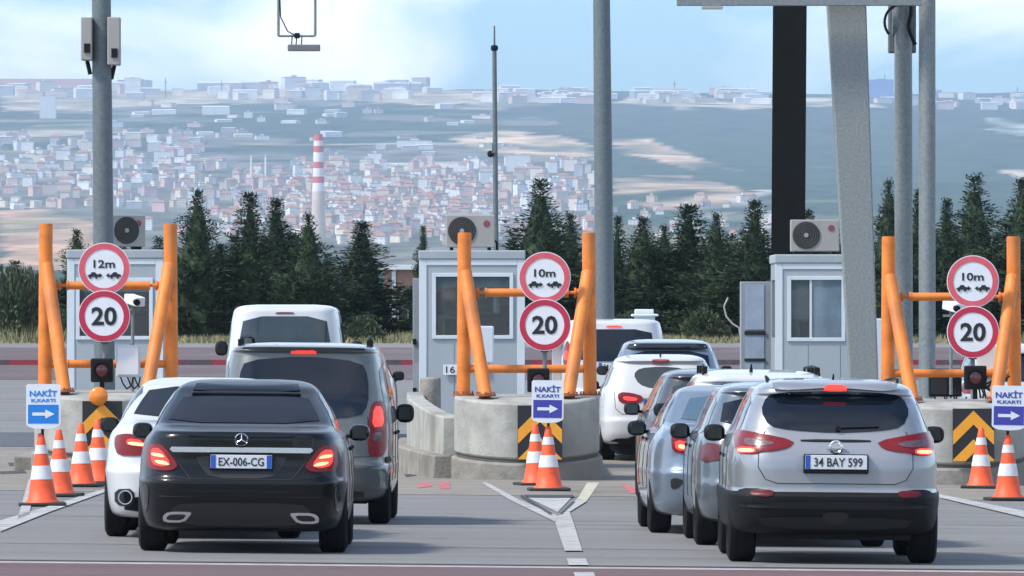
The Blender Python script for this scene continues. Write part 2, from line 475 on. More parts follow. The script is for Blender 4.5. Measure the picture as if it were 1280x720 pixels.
def mat_lane(name, c1, c2, c3, streak=3.2):
    m = bpy.data.materials.new(name); m.use_nodes = True
    n, l = m.node_tree.nodes, m.node_tree.links
    b = n["Principled BSDF"]; b.inputs["Roughness"].default_value = .8; b.inputs["Specular IOR Level"].default_value = .35
    t = n.new("ShaderNodeTexCoord")
    def nz(sc, st, det=6):
        mp = n.new("ShaderNodeMapping"); mp.inputs["Scale"].default_value = st; l.new(t.outputs["Object"], mp.inputs[0])
        q = n.new("ShaderNodeTexNoise"); q.inputs["Scale"].default_value = sc; q.inputs["Detail"].default_value = det; q.inputs["Roughness"].default_value = .65
        l.new(mp.outputs[0], q.inputs["Vector"]); return q
    a = nz(1.0, (.10, streak / 3, 1)); r = n.new("ShaderNodeValToRGB")
    r.color_ramp.elements[0].position = .36; r.color_ramp.elements[0].color = (*c1, 1)
    r.color_ramp.elements[1].position = .64; r.color_ramp.elements[1].color = (*c2, 1)
    l.new(a.outputs[0], r.inputs[0])
    g = nz(.35, (1, .35, 1), 7); gr = n.new("ShaderNodeValToRGB")
    gr.color_ramp.elements[0].position = .5; gr.color_ramp.elements[0].color = (0, 0, 0, 1)
    gr.color_ramp.elements[1].position = .7; gr.color_ramp.elements[1].color = (.6, .6, .6, 1)
    l.new(g.outputs[0], gr.inputs[0])
    mx = n.new("ShaderNodeMixRGB"); mx.inputs[2].default_value = (*c3, 1)
    l.new(gr.outputs[0], mx.inputs[0]); l.new(r.outputs[0], mx.inputs[1])
    o_ = nz(1.6, (1, .5, 1), 5); orr = n.new("ShaderNodeValToRGB")
    orr.color_ramp.elements[0].position = .62; orr.color_ramp.elements[0].color = (1, 1, 1, 1)
    orr.color_ramp.elements[1].position = .78; orr.color_ramp.elements[1].color = (.5, .49, .47, 1)
    l.new(o_.outputs[0], orr.inputs[0])
    m3 = n.new("ShaderNodeMixRGB"); m3.blend_type = 'MULTIPLY'; m3.inputs[0].default_value = 1
    l.new(mx.outputs[0], m3.inputs[1]); l.new(orr.outputs[0], m3.inputs[2]); mx = m3
    f = nz(22, (1, 1, 1), 3); fr = n.new("ShaderNodeValToRGB")
    fr.color_ramp.elements[0].position = .3; fr.color_ramp.elements[0].color = (.8, .8, .8, 1); fr.color_ramp.elements[1].color = (1.15, 1.15, 1.15, 1)
    l.new(f.outputs[0], fr.inputs[0])
    m2 = n.new("ShaderNodeMixRGB"); m2.blend_type = 'MULTIPLY'; m2.inputs[0].default_value = 1
    l.new(mx.outputs[0], m2.inputs[1]); l.new(fr.outputs[0], m2.inputs[2]); l.new(m2.outputs[0], b.inputs["Base Color"])
    return m
M_lane = mat_lane("grooved_lane_concrete", (.165, .163, .16), (.225, .221, .215), (.20, .19, .175))
M_apron = mat_lane("stained_apron_concrete", (.20, .178, .145), (.30, .275, .235), (.12, .105, .09), 6)
M_purple = mat_lane("reddish_asphalt", (.105, .075, .076), (.14, .10, .10), (.2, .17, .18))
M_redstrip = mat_lane("red_brown_asphalt", (.115, .068, .068), (.155, .095, .092), (.12, .09, .088), 5)
M_shoulder = mat_lane("pale_shoulder", (.19, .18, .175), (.24, .23, .22), (.2, .18, .15))
W0 = lambda y: -30 - .02 * y
W1 = lambda y: 30 + .02 * y
sheet("road", 20, 196, W0, W1, M_lane, 0.0, ny=44, nx=60)
sheet("stained_apron", 109.5, 150, lambda y: -13.4, lambda y: 14.6, M_apron, 0.004, ny=14, nx=40)
sheet("red_brown_strip", 60, 77.5, lambda y: -20, lambda y: 20, M_redstrip, 0.004, ny=4, nx=20)
sheet("strip_edge_line", 77.5, 77.9, lambda y: -20, lambda y: 20, mat("worn_pink_line", (.42, .34, .34), .8, var=.4, scale=6), 0.004, ny=1, nx=20)
sheet("pavement_joint", 78.25, 78.5, lambda y: -20, lambda y: 20, mat("joint_tar", (.05, .05, .055), .8, var=.3, scale=6), 0.004, ny=1, nx=20)
sheet("far_road", 196.05, 268, W0, W1, M_purple, 0.004, ny=16, nx=20)
sheet("road_shoulder", 268.05, 288, W0, W1, M_shoulder, 0.004, ny=6, nx=20)
# transverse grooves sawn in the lanes: slightly lighter and darker bands
for i, (d0, w_) in enumerate([(84.2, .10), (95.8, .10)]):
    sheet("pavement_joint", d0, d0 + .05 + w_ * .3, lambda y: -20, lambda y: 20, mat("filled_joint", (.13, .13, .13), .85, var=.4, scale=4), 0.004, ny=1, nx=20)

def mark(name, quads, m, lift=0.008):
    mb = MB()
    for q in quads:
        pts = [ground(*p) for p in q]
        mb.add([(p.x, p.y, p.z + lift) for p in pts], [tuple(range(len(pts)))])
    o = mb.build(name, m)
    return kind(o, 'structure')
mark("lane_marking", [[(602, 604), (609, 604), (646, 624), (638, 626)], [(638, 626), (646, 624), (698, 646), (694, 653)]], M_linepaint, .008)
mark("lane_marking", [[(694, 655), (698, 646), (712, 641), (717, 655), (728, 690), (706, 690)], [(698, 646), (722, 624), (733, 628), (712, 641)]], M_linepaint, .012)
mark("lane_marking", [[(722, 624), (734, 604), (749, 604), (733, 628)]], M_lineyel, .008)
mark("lane_marking", [[(708, 699), (732, 699), (736, 708), (711, 708)], [(717, 717), (742, 717), (746, 726), (720, 726)]], M_linepaint, .012)
mark("lane_marking", [[(653, 620), (690, 643), (688, 645), (649, 621)], [(716, 628), (719, 629), (702, 645), (699, 644)], [(655, 620), (716, 620), (718, 623), (660, 623)]], mat("joint_tar", (.05, .05, .055)), .016)
mark("lane_marking", [[(660, 623), (714, 623), (697, 641)]], M_linepaint, .008)
mark("lane_marking", [[(0, 652), (60, 634), (128, 613), (140, 613), (60, 642), (0, 666)], [(22, 650), (36, 600), (44, 600), (37, 645)]], M_linepaint, .012)
mark("lane_marking", [[(1170, 618), (1280, 640), (1340, 655), (1340, 664), (1280, 648), (1170, 622)]], M_linepaint, .012)
mark("lane_marking", [[(521, 605), (538, 603), (541, 608), (523, 611)], [(548, 603), (562, 603), (563, 611), (550, 612)], [(776, 606), (784, 606), (797, 616), (788, 618)], [(788, 609), (800, 607), (801, 611), (790, 613)]], M_linered, .008)
mark("tar_patch", [[(10, 579), (60, 577), (64, 581), (12, 583)], [(0, 590), (30, 588), (34, 592), (0, 593)], [(505, 594), (520, 592), (521, 595), (508, 597)]], mat("joint_tar", (.05, .05, .055)), .008)
mark("lane_marking", [[(0, 541), (60, 541), (60, 559), (0, 559)]], mat("dark_ground_strip", (.075, .082, .09), .8, var=.2, scale=2), .008)  # plain darker strip laid over the ground at far left, not a marking

# far kerb with red painted lengths
mb = MB(); x = -14.0; i = 0
kerb = thing("kerb", "low kerb with red and dark painted lengths across the far road", "kerb", (0, 0, 0))
mr = MB(); mg = MB()
while x < 16:
    L_ = RND.choice([.5, .7, 1.0]); q = (mr if i % 2 == 0 else mg)
    q.box(x, x + L_, 222, 222.2, gz(x, 222) - .05, gz(x, 222) + .12); x += L_; i += 1
mr.build("red_paint", mat("kerb_red", (.30, .03, .045), .7, var=.3), kerb)
mg.build("dark_paint", mat("kerb_dark", (.09, .065, .08), .7, var=.3), kerb)

# ------------------------------------------------------------------ cars
def pchip(v, t):
    """monotone cubic through v at integer parameters"""
    n = len(v); t = max(0.0, min(n - 1 - 1e-9, t)); i = int(t); u = t - i
    d = [v[k + 1] - v[k] for k in range(n - 1)]
    def sl(k):
        if k == 0: return d[0]
        if k == n - 1: return d[-1]
        if d[k - 1] * d[k] <= 0: return 0.0
        return 2 * d[k - 1] * d[k] / (d[k - 1] + d[k])
    m0, m1 = sl(i), sl(i + 1)
    return (2 * u**3 - 3 * u**2 + 1) * v[i] + (u**3 - 2 * u**2 + u) * m0 + (-2 * u**3 + 3 * u**2) * v[i + 1] + (u**3 - u**2) * m1

class Shell:
    """closed car-body surface: a stack of rounded plan outlines; rear at y=0, front at y=length, x to the right"""
    def __init__(s, ctrl, n=6.5, wk=1.0, zk=1.0, lk=1.0):
        s.z = [c[0] * zk for c in ctrl]; s.w = [c[1] * wk for c in ctrl]
        s.a = [c[2] for c in ctrl]; s.b = [c[3] * lk for c in ctrl]
        s.n = [(c[4] if len(c) > 4 else n) for c in ctrl]; s.N = len(ctrl)
    def at(s, t): return [pchip(q, t) for q in (s.z, s.w, s.a, s.b, s.n)]
    def t_of(s, z):
        lo, hi = 0.0, s.N - 1.0
        for _ in range(40):
            mid = (lo + hi) / 2
            if pchip(s.z, mid) < z: lo = mid
            else: hi = mid
        return lo
    def ring(s, t, off=0.0, n=112):
        z, w, a, b, e = s.at(t); w += off; a -= off; b += off
        yc, hl = (a + b) / 2, (b - a) / 2; r = []
        for i in range(n):
            q = 2 * pi * (i + .5) / n; c, d = cos(q), sin(q)
            r.append((w * math.copysign(abs(c) ** (2 / e), c), yc + hl * math.copysign(abs(d) ** (2 / e), d), z))
        return r
    def mesh(s, t0, t1, off=0.0, sub=6, n=112):
        mb = MB(); k = max(2, int((t1 - t0) * sub)) ; ts = [t0 + (t1 - t0) * i / k for i in range(k + 1)]
        vs = []
        for t in ts: vs += s.ring(t, off, n)
        fs = [tuple(range(n - 1, -1, -1)), tuple(range(k * n, k * n + n))]
        for i in range(k):
            for j in range(n):
                j2 = (j + 1) % n
                fs.append((i * n + j, i * n + j2, (i + 1) * n + j2, (i + 1) * n + j))
        return mb.add(vs, fs)
    def rear(s, x, z):
        _, w, a, b, e = s.at(s.t_of(z)); hl = (b - a) / 2; q = min(abs(x) / w, .9995)
        return a + hl * (1 - (1 - q ** e) ** (1 / e))
    def front(s, x, z):
        _, w, a, b, e = s.at(s.t_of(z)); hl = (b - a) / 2; q = min(abs(x) / w, .9995)
        return b - hl * (1 - (1 - q ** e) ** (1 / e))
    def side(s, y, z):
        _, w, a, b, e = s.at(s.t_of(z)); hl = (b - a) / 2; q = min(abs(y - (a + b) / 2) / hl, .9995)
        return w * (1 - q ** e) ** (1 / e)

def chaikin(p, k=1):
    for _ in range(k):
        o = []
        for i in range(len(p)):
            a, b = p[i], p[(i + 1) % len(p)]
            o.append((a[0] * .78 + b[0] * .22, a[1] * .78 + b[1] * .22)); o.append((a[0] * .22 + b[0] * .78, a[1] * .22 + b[1] * .78))
        p = o
    return p
def resample(p, step):
    o = []
    for i in range(len(p)):
        a, b = p[i], p[(i + 1) % len(p)]; d = math.dist(a, b); k = max(1, int(d / step))
        for j in range(k): o.append((a[0] + (b[0] - a[0]) * j / k, a[1] + (b[1] - a[1]) * j / k))
    return o
def patch(mb, fn, poly, off=.007, where='rear', mi=0, rnd=1, step=.04, rings=9, skirt=.03, sgn=1):
    """a skin piece following the shell: poly in (x,z) for rear/front or (y,z) for the sides"""
    p = resample(chaikin(poly, rnd) if rnd else poly, step)
    ar = sum(p[i][0] * p[(i + 1) % len(p)][1] - p[(i + 1) % len(p)][0] * p[i][1] for i in range(len(p)))
    if ar < 0: p = p[::-1]
    n = len(p); cx = sum(q[0] for q in p) / n; cz = sum(q[1] for q in p) / n
    def P(u, v, o):
        e = .004; f = fn(u, v); fu = (fn(u + e, v) - fn(u - e, v)) / (2 * e); fv = (fn(u, v + e) - fn(u, v - e)) / (2 * e)
        fu = max(-6, min(6, fu)); fv = max(-6, min(6, fv))
        L_ = math.sqrt(1 + fu * fu + fv * fv)
        if where == 'rear': return (u + fu / L_ * o, f - o / L_, v + fv / L_ * o)
        if where == 'front': return (u - fu / L_ * o, f + o / L_, v - fv / L_ * o)
        return (sgn * (f + o / L_), u - fu / L_ * o, v - fv / L_ * o)
    vs = [P(u, v, -skirt) for u, v in p]
    for k in range(rings):
        t = 1 - k / rings
        vs += [P(cx + (u - cx) * t, cz + (v - cz) * t, off) for u, v in p]
    vs.append(P(cx, cz, off))
    fs = []
    for k in range(rings):
        for i in range(n):
            j = (i + 1) % n; fs.append((k * n + i, k * n + j, (k + 1) * n + j, (k + 1) * n + i))
    for i in range(n): fs.append((rings * n + i, rings * n + (i + 1) % n, len(vs) - 1))
    if (where == 'front') or (where == 'side' and sgn < 0): fs = [f[::-1] for f in fs]
    return mb.add(vs, fs, mi)

def cut_arches(mb, wheels, r, w, mats, name, parent):
    """real wheel arches: boolean cylinders out of the shell"""
    o = mb.build(name, mats, smooth=28)
    cb = MB()
    for y in wheels:
        for sg in (-1, 1):
            cb.tube((sg * (w - .30), y, r + .015), (sg * (w + .3), y, r + .015), r + .05, n=40)
    co = cb.build("cutter", [M_plastic])
    md = o.modifiers.new("arches", 'BOOLEAN'); md.object = co; md.operation = 'DIFFERENCE'; md.solver = 'EXACT'
    md.material_mode = 'TRANSFER'
    dg = bpy.context.evaluated_depsgraph_get(); dg.update()
    me = bpy.data.meshes.new_from_object(o.evaluated_get(dg))
    old = o.data; o.modifiers.clear(); o.data = me; bpy.data.meshes.remove(old)
    bpy.data.objects.remove(co)
    me.name = name
    o.parent = parent
    return o

def wheel(parent, x, y, r, wd, sg, rim=M_rim):
    k = .62
    prof = [(r * k, -wd / 2), (r * .86, -wd / 2), (r * .97, -wd / 2 + .02), (r, -wd / 2 + .045), (r, -.045), (r - .004, -.043), (r - .004, -.038), (r, -.036),
            (r, .036), (r - .004, .038), (r - .004, .043), (r, .045), (r, wd / 2 - .045), (r * .97, wd / 2 - .02), (r * .86, wd / 2), (r * k, wd / 2)]
    M = Matrix.Translation((x, y, r)) @ Matrix.Rotation(pi / 2, 4, 'Y')
    o = MB().lathe(prof, 40, M=M, close=True).build("wheel", M_rubber, parent, smooth=35)
    b = MB()
    face = wd / 2 - .02
    b.lathe([(r * k, -wd / 2 + .01), (r * k + .004, 0), (r * k, face), (r * (k - .05), face - .005), (r * (k - .07), face - .07), (.05, face - .08), (.05, face - .02), (0.001, face - .018)], 36, M=M if sg > 0 else Matrix.Translation((x, y, r)) @ Matrix.Rotation(-pi / 2, 4, 'Y'))
    for i in range(5):
        a = 2 * pi * i / 5
        Ms = Matrix.Translation((x + sg * (face - .03), y, r)) @ Matrix.Rotation(a, 4, 'X')
        b.box(-.012, .016, -.028, .028, .03, r * k - .005, M=Ms)
    b.build("rim", rim, o, smooth=35)
    return o

def mirror(parent, side, x, y, z, m=M_plastic, w=.24, h=.17):
    w *= .76; h *= .86
    mb = MB(); vs, fs = [], []; nu, nv = 14, 10
    for i in range(nv + 1):
        ph = -pi / 2 + pi * i / nv
        for j in range(nu):
            th = 2 * pi * j / nu
            f = lambda v, e: math.copysign(abs(v) ** e, v)
            vs.append((x + side * w / 2 + w / 2 * f(cos(ph), .7) * f(cos(th), .6), y + .09 * f(cos(ph), .8) * f(sin(th), .8), z + h / 2 * f(sin(ph), .75) - .02 * side * 0))
    for i in range(nv):
        for j in range(nu): fs.append((i * nu + j, i * nu + (j + 1) % nu, (i + 1) * nu + (j + 1) % nu, (i + 1) * nu + j))
    mb.add(vs, fs); mb.box(x - side * .12, x + side * .05, y - .01, y + .06, z - .05, z - .015)
    o = mb.build("side_mirror", m, parent, smooth=60)
    MB().prism([(x + side * (.03), z - h * .33), (x + side * (w - .03), z - h * .33), (x + side * (w - .04), z + h * .33), (x + side * .03, z + h * .33)], y - .094, y - .06).build("mirror_glass", M_mirror, o)
    return o

def plate(parent, sh, x, z, w, h, s, blue_right=False, y=None, tsize=None):
    y = sh.rear(x, z) if y is None else y
    y -= .035
    o = MB().box(x - w / 2, x + w / 2, y - .006, y + .05, z - h / 2, z + h / 2).build("number_plate", M_plate, parent, bevel=.004)
    MB().box(x - w / 2 - .008, x + w / 2 + .008, y - .002, y + .04, z - h / 2 - .008, z + h / 2 + .008).build("plate_frame", M_plastic, o)
    b = MB().box(x - w / 2 + .002, x - w / 2 + w * .085, y - .0085, y, z - h / 2 + .002, z + h / 2 - .002)
    if blue_right: b.box(x + w / 2 - w * .085, x + w / 2 - .002, y - .0085, y, z - h / 2 + .002, z + h / 2 - .002)
    b.build("country_band", M_plateblue, o)
    text("plate_lettering", s, w * (.78 if not blue_right else .74), h * .62, M_ink, o, (x + (w * .035 if not blue_right else 0), y - .0075, z), bold=.012)
    return o

def mir(poly): return [(-x, z) for x, z in poly][::-1]

SEDAN = [(.19, .80, .16, 4.42), (.22, .85, .09, 4.5), (.33, .885, .03, 4.6), (.50, .90, .005, 4.68), (.60, .905, .0, 4.69), (.66, .90, .035, 4.67),
         (.78, .893, .06, 4.62), (.90, .872, .06, 4.42), (.965, .845, .06, 4.1), (1.005, .81, .07, 3.7), (1.03, .79, .11, 3.42), (1.055, .775, .30, 3.3),
         (1.085, .765, .60, 3.2), (1.15, .745, .80, 3.0), (1.24, .70, 1.06, 2.78), (1.34, .635, 1.36, 2.55), (1.40, .585, 1.52, 2.38), (1.437, .52, 1.70, 2.25), (1.458, .42, 1.85, 2.12), (1.466, .28, 1.93, 2.03)]
SUV = [(.25, .78, .22, 4.1), (.285, .85, .12, 4.2), (.42, .878, .03, 4.33), (.56, .89, .0, 4.38), (.61, .886, .05, 4.38), (.64, .882, .055, 4.37),
       (.80, .882, .055, 4.34), (.93, .872, .085, 4.2), (1.03, .848, .14, 3.85), (1.09, .815, .175, 3.5), (1.16, .785, .20, 3.3), (1.28, .74, .29, 3.05), (1.385, .69, .40, 2.85),
       (1.415, .675, .37, 2.8), (1.45, .655, .38, 2.7), (1.485, .61, .52, 2.55), (1.51, .54, .75, 2.4), (1.528, .43, 1.05, 2.2), (1.536, .28, 1.35, 2.0)]
VAN = [(.23, .76, .16, 4.1), (.27, .83, .07, 4.2), (.40, .865, .0, 4.3), (.55, .875, .0, 4.35), (.60, .870, .04, 4.36), (.64, .868, .05, 4.36),
       (.90, .868, .06, 4.2), (1.08, .858, .08, 3.9), (1.20, .84, .10, 3.55), (1.38, .80, .15, 3.25), (1.56, .765, .21, 2.95), (1.655, .74, .24, 2.75),
       (1.685, .725, .20, 2.7), (1.71, .70, .22, 2.6), (1.735, .64, .36, 2.5), (1.752, .52, .7, 2.3), (1.76, .36, 1.1, 2.0)]
HATCH = [(.22, .76, .18, 3.8), (.26, .83, .08, 3.9), (.40, .862, .01, 4.0), (.54, .87, .0, 4.05), (.62, .868, .03, 4.05), (.76, .865, .05, 4.02),
         (.90, .85, .09, 3.85), (.99, .825, .14, 3.5), (1.05, .79, .18, 3.2), (1.14, .755, .24, 3.0), (1.26, .705, .34, 2.75), (1.355, .655, .42, 2.55),
         (1.38, .64, .38, 2.5), (1.41, .61, .42, 2.4), (1.44, .54, .62, 2.25), (1.46, .43, .9, 2.1), (1.468, .28, 1.2, 1.9)]
TRANSIT = [(.26, .80, .14, 4.6), (.30, .87, .06, 4.7), (.45, .905, .0, 4.85), (.60, .91, .01, 4.9), (.66, .905, .04, 4.9), (1.0, .90, .05, 4.7), (1.2, .89, .07, 4.2),
           (1.45, .86, .11, 3.9), (1.75, .82, .17, 3.5), (1.94, .79, .21, 3.3), (2.03, .765, .23, 3.2), (2.075, .72, .28, 3.1), (2.105, .62, .45, 2.9), (2.12, .45, .8, 2.6)]

def side_glass(parent, sh, ya, yb, z0, z1, lean=.35, front_lean=.7, split=.5, m=M_glass, seams=True):
    for sg in (-1, 1):
        mid = ya + (yb - ya) * split
        polys = [[(ya + lean, z1), (ya, z0 + .06), (ya + .12, z0), (mid - .04, z0), (mid - .04, z1)],
                 [(mid + .04, z1), (mid + .04, z0), (yb, z0), (yb - front_lean, z1)]]
        for p in polys:
            patch(MB(), sh.side, p, .004, 'side', sgn=sg, step=.06, rnd=1, rings=7).build("side_window", m, parent, smooth=40)
    return

def car(name, label, cat, X, D, ctrl, body_m, yaw=0.0, group="cars queuing for the toll booths", wk=1, zk=1, lk=1,
        wheels=(.86, 3.5), r=.325, wd=.215, n=6.5, clad=None, rim=M_rim, roll=None, face=1):
    sh = Shell(ctrl, n, wk, zk, lk)
    Y = D
    root = thing(name, label, cat, (X, Y, gz(X, Y + .8 * face)), (0, .01 if roll is None else roll, radians(yaw) + (pi if face < 0 else 0)), group)
    w = max(sh.w)
    cut_arches(sh.mesh(0, sh.N - 1), wheels, r, w, [body_m, M_plastic], "body", root)
    if clad:
        cut_arches(sh.mesh(0.0, sh.t_of(clad), off=.012), wheels, r, w + .012, [M_plastic, M_plastic], "lower_cladding", root)
    for y in wheels:
        for sg in (-1, 1): wheel(root, sg * (w - wd / 2 - .015), y, r, wd, sg, rim)
    flank(root, sh, z1=.98 * zk)
    # underbody, axle and a windscreen
    ub = MB(); ub.box(-w * .72, w * .72, .35, sh.b[2] - .5, .2, .3); ub.build("underbody", M_plastic, root)
    ub = MB(); ub.tube((-w + .2, wheels[0], r * .85), (w - .2, wheels[0], r * .85), .035); ub.box(-.32, .32, wheels[0] - .5, wheels[0] - .2, .21, .34)
    ub.build("rear_axle", M_plastic, root)
    return root, sh

def lamps(root, sh, poly, lit=None, m=M_red, hot=None, clear=None, off=.012):
    for q in (poly, mir(poly)):
        o = patch(MB(), sh.rear, q, off, rnd=1, step=.03).build("tail_lamp", m, root, smooth=50)
        for nm, pp, mm, oo in (("brake_light", lit, M_redlit, off + .006), ("lamp_strip", hot, M_redhot, off + .010), ("reversing_lens", clear, M_clear, off + .005)):
            if pp:
                for one in (pp if isinstance(pp[0], list) else [pp]):
                    one = one if q is poly else mir(one)
                    patch(MB(), sh.rear, one, oo, rnd=1, step=.03, rings=4, skirt=.004).build(nm, mm, o, smooth=50)

def rear_patch(root, sh, nm, poly, m, off=.006, rnd=1, **k):
    return patch(MB(), sh.rear, poly, off, rnd=rnd, **k).build(nm, m, root, smooth=50)
def seam_line(root, sh, pts, nm="panel_gap", r=.004):
    mb = MB(); P = []
    for a, b in zip(pts, pts[1:]):
        k = max(1, int(math.dist(a, b) / .05))
        for j in range(k):
            x = a[0] + (b[0] - a[0]) * j / k; z = a[1] + (b[1] - a[1]) * j / k
            P.append((x, sh.rear(x, z) - .001, z))
    P.append((pts[-1][0], sh.rear(*pts[-1]) - .001, pts[-1][1]))
    mb.path(P, r, 6)
    return mb.build(nm, M_seam, root)
def flank(root, sh, ys_=(1.15, 2.15, 3.15), z0=.42, z1=1.0, hz=.86):
    """door gaps, handles and wheel-arch lips on both flanks"""
    for sg in (-1, 1):
        for y in ys_:
            b = MB()
            P = [(sg * (sh.side(y, z0 + (z1 - z0) * i / 8) + .0005), y, z0 + (z1 - z0) * i / 8) for i in range(9)]
            b.path(P, .004, 5)
            b.build("door_gap", M_seam, root)
        for y in ys_[1:]:
            x = sg * sh.side(y - .16, hz)
            MB().box(x - .012, x + .022, y - .26, y - .08, hz, hz + .03).build("door_handle", M_plastic, root, bevel=.006)
def windscreen(root, sh, z0, z1, w0, w1):
    patch(MB(), sh.front, [(-w0, z0), (w0, z0), (w1, z1), (-w1, z1)], .005, 'front').build("windscreen", M_glass, root, smooth=50)

def conv(cx, yg, s):
    return lambda *pts: [((px - cx) / s, (yg - py) / s) for px, py in pts]

# ---- black saloon, nearest on the left
X = -2.03
root, sh = car("black_saloon_car", "glossy black saloon with chrome boot strip, twin exhaust trims and lit brake lights", "car", X, 81.3, SEDAN, M_black, yaw=-.25, r=.33, wd=.24)
c = conv(300, 692, 147.6)
lamps(root, sh, c((181, 561), (184, 557), (200, 556), (210, 566), (222, 583), (212, 590), (188, 588), (182, 582)),
      lit=c((188, 562), (199, 561), (213, 581), (203, 585), (189, 581)),
      hot=[c((189, 567), (201, 568), (206, 573), (190, 571)), c((192, 576), (206, 577), (212, 583), (197, 581))], off=.014)
rear_patch(root, sh, "rear_window", [(-.655, 1.10), (.655, 1.10), (.60, 1.21), (.52, 1.335), (-.52, 1.335), (-.60, 1.21)], M_glass_s, .005)
rear_patch(root, sh, "roof_glass", [(-.47, 1.352), (.47, 1.352), (.43, 1.445), (-.43, 1.445)], M_glass_s, .008)
MB().box(-.47, .47, 1.34, 1.45, 1.335, 1.362).build("roof_trim", M_gloss, root, bevel=.01)
MB().prism([(-.34, .0), (.34, .0), (.30, .032), (-.30, .032)], .78, .80).build("high_brake_light", M_redlit, root, loc=(0, -.04, 1.088))
b = MB(); b.prism(c((213, 559), (387, 559), (390, 562.5), (386, 566), (214, 566), (210, 562.5)), .045, .1)
b.build("chrome_strip", M_chrome, root, bevel=.004)
rear_patch(root, sh, "plate_recess", c((243, 569), (357, 569), (352, 583), (338, 598), (262, 598), (248, 583)), M_ink, .003)
plate(root, sh, 0, (692 - 577) / 147.6, .52, .115, "EX-006-CG", True)
o = MB().lathe([(.052, -.008), (.058, 0), (.052, .008), (.046, 0)], 32, close=True, M=Matrix.Translation((0, .035, .965)) @ Matrix.Rotation(pi / 2, 4, 'X'))
for a in (90, 210, 330): o.tube((0, .035, .965), (.05 * cos(radians(a)), .035, .965 + .05 * sin(radians(a))), .007, .003, 8)
o.build("boot_emblem", M_chrome, root, smooth=50)
rear_patch(root, sh, "boot_lip", [(-.45, .985), (.45, .985), (.43, 1.02), (-.43, 1.02)], M_black, .012)
seam_line(root, sh, [(-.60, .98), (-.61, .86), (-.50, .72), (-.43, .63), (.43, .63), (.50, .72), (.61, .86), (.60, .98)])
seam_line(root, sh, [(-.80, .70), (-.62, .655), (-.43, .625)], r=.003); seam_line(root, sh, [(.80, .70), (.62, .655), (.43, .625)], r=.003)
rear_patch(root, sh, "bumper_crease", [(-.72, .475), (.72, .475), (.70, .50), (-.70, .50)], M_black, .016)
rear_patch(root, sh, "diffuser", [(-.62, .24), (.62, .24), (.60, .37), (.5, .43), (-.5, .43), (-.60, .37)], M_gloss, .006)
for sg in (-1, 1):
    rear_patch(root, sh, "bumper_vent", [(sg * .80, .33), (sg * .84, .40), (sg * .83, .60), (sg * .78, .55)], M_gloss, .005)
    q = c((203, 645), (210, 640), (238, 640), (238, 643), (229, 653), (204, 653)); q = [(sg * -x, z) for x, z in q]
    q2 = c((208, 646), (213, 643), (233, 643), (227, 650), (208, 650)); q2 = [(sg * -x, z) for x, z in q2]
    o = rear_patch(root, sh, "exhaust_trim", q, M_chrome, .014); rear_patch(o, sh, "exhaust_opening", q2, M_ink, .017)
side_glass(root, sh, .95, 3.15, 1.03, 1.36, .55, .8, .42)
windscreen(root, sh, 1.09, 1.38, .62, .52)
mirror(root, -1, -.86, 2.95, 1.0, M_black); mirror(root, 1, .86, 2.95, 1.0, M_black)

# ---- white saloon half hidden behind it
root, sh = car("white_saloon_car", "white saloon peeking out to the left behind the black saloon", "car", -2.52, 86.5, SEDAN, M_white, n=6, r=.33, zk=.985)
c = conv(254, 400 + 1.975 * 138.7, 138.7)
lamps(root, sh, c((146, 546), (160, 543), (178, 545), (196, 550), (196, 567), (176, 571), (150, 571), (145, 558)),
      lit=c((163, 549), (180, 551), (180, 559), (160, 556)), hot=c((164, 553), (186, 555), (186, 559), (163, 557)))
rear_patch(root, sh, "rear_window", [(-.65, 1.09), (.65, 1.09), (.60, 1.2), (.50, 1.36), (-.50, 1.36), (-.60, 1.2)], M_glass_s, .005)
rear_patch(root, sh, "diffuser", [(-.7, .22), (.7, .22), (.66, .40), (-.66, .40)], M_plastic, .005)
for sg in (-1, 1):
    MB().lathe([(.055, 0), (.065, 0), (.065, .12), (.055, .12)], 24, close=True, M=Matrix.Translation((sg * .68, -.02, .37)) @ Matrix.Rotation(-pi / 2, 4, 'X')).build("exhaust_pipe", M_chrome, root, smooth=50)
    rear_patch(root, sh, "exhaust_recess", [(sg * .60, .28), (sg * .78, .30), (sg * .78, .44), (sg * .60, .45)], M_ink, .006)
plate(root, sh, 0, .75, .5, .11, "34 KR 218")
side_glass(root, sh, .95, 3.15, 1.03, 1.36, .55, .8, .42); windscreen(root, sh, 1.07, 1.36, .62, .52)
mirror(root, -1, -.84, 2.8, .99, M_plastic); mirror(root, 1, .84, 2.8, .99, M_plastic)

# ---- grey people carrier
root, sh = car("grey_passenger_van", "grey passenger van with roof rails, tall upright tail lamps and a lit high brake light", "van", -1.735, 93.1, VAN, M_grey, yaw=-.9, wk=.985, r=.315, wheels=(.8, 3.45))
c = conv(376, 656, 128.9)
rear_patch(root, sh, "rear_window", c((296, 470), (303, 452), (376, 445.5), (449, 452), (457, 472), (458, 505), (448, 522), (376, 525), (304, 522), (295, 505)), M_glass, .006)
lamps(root, sh, c((459, 520), (464, 502), (474, 500), (479, 512), (480, 560), (475, 571), (460, 571), (458, 550)),
      lit=c((464, 508), (473, 508), (476, 532), (462, 534)), clear=c((463, 540), (474, 540), (474, 551), (463, 552)), hot=None)
rear_patch(root, sh, "high_brake_light", [(-.125, 1.655), (.125, 1.655), (.12, 1.685), (-.12, 1.685)], M_redlit, .014)
rear_patch(root, sh, "spoiler_shadow_gap", [(-.60, 1.688), (.60, 1.688), (.58, 1.712), (-.58, 1.712)], M_plastic, .008)
rear_patch(root, sh, "bumper", [(-.82, .30), (.82, .30), (.82, .52), (.70, .58), (-.70, .58), (-.82, .52)], mat("grey_bumper", (.07, .075, .075), .55), .012)
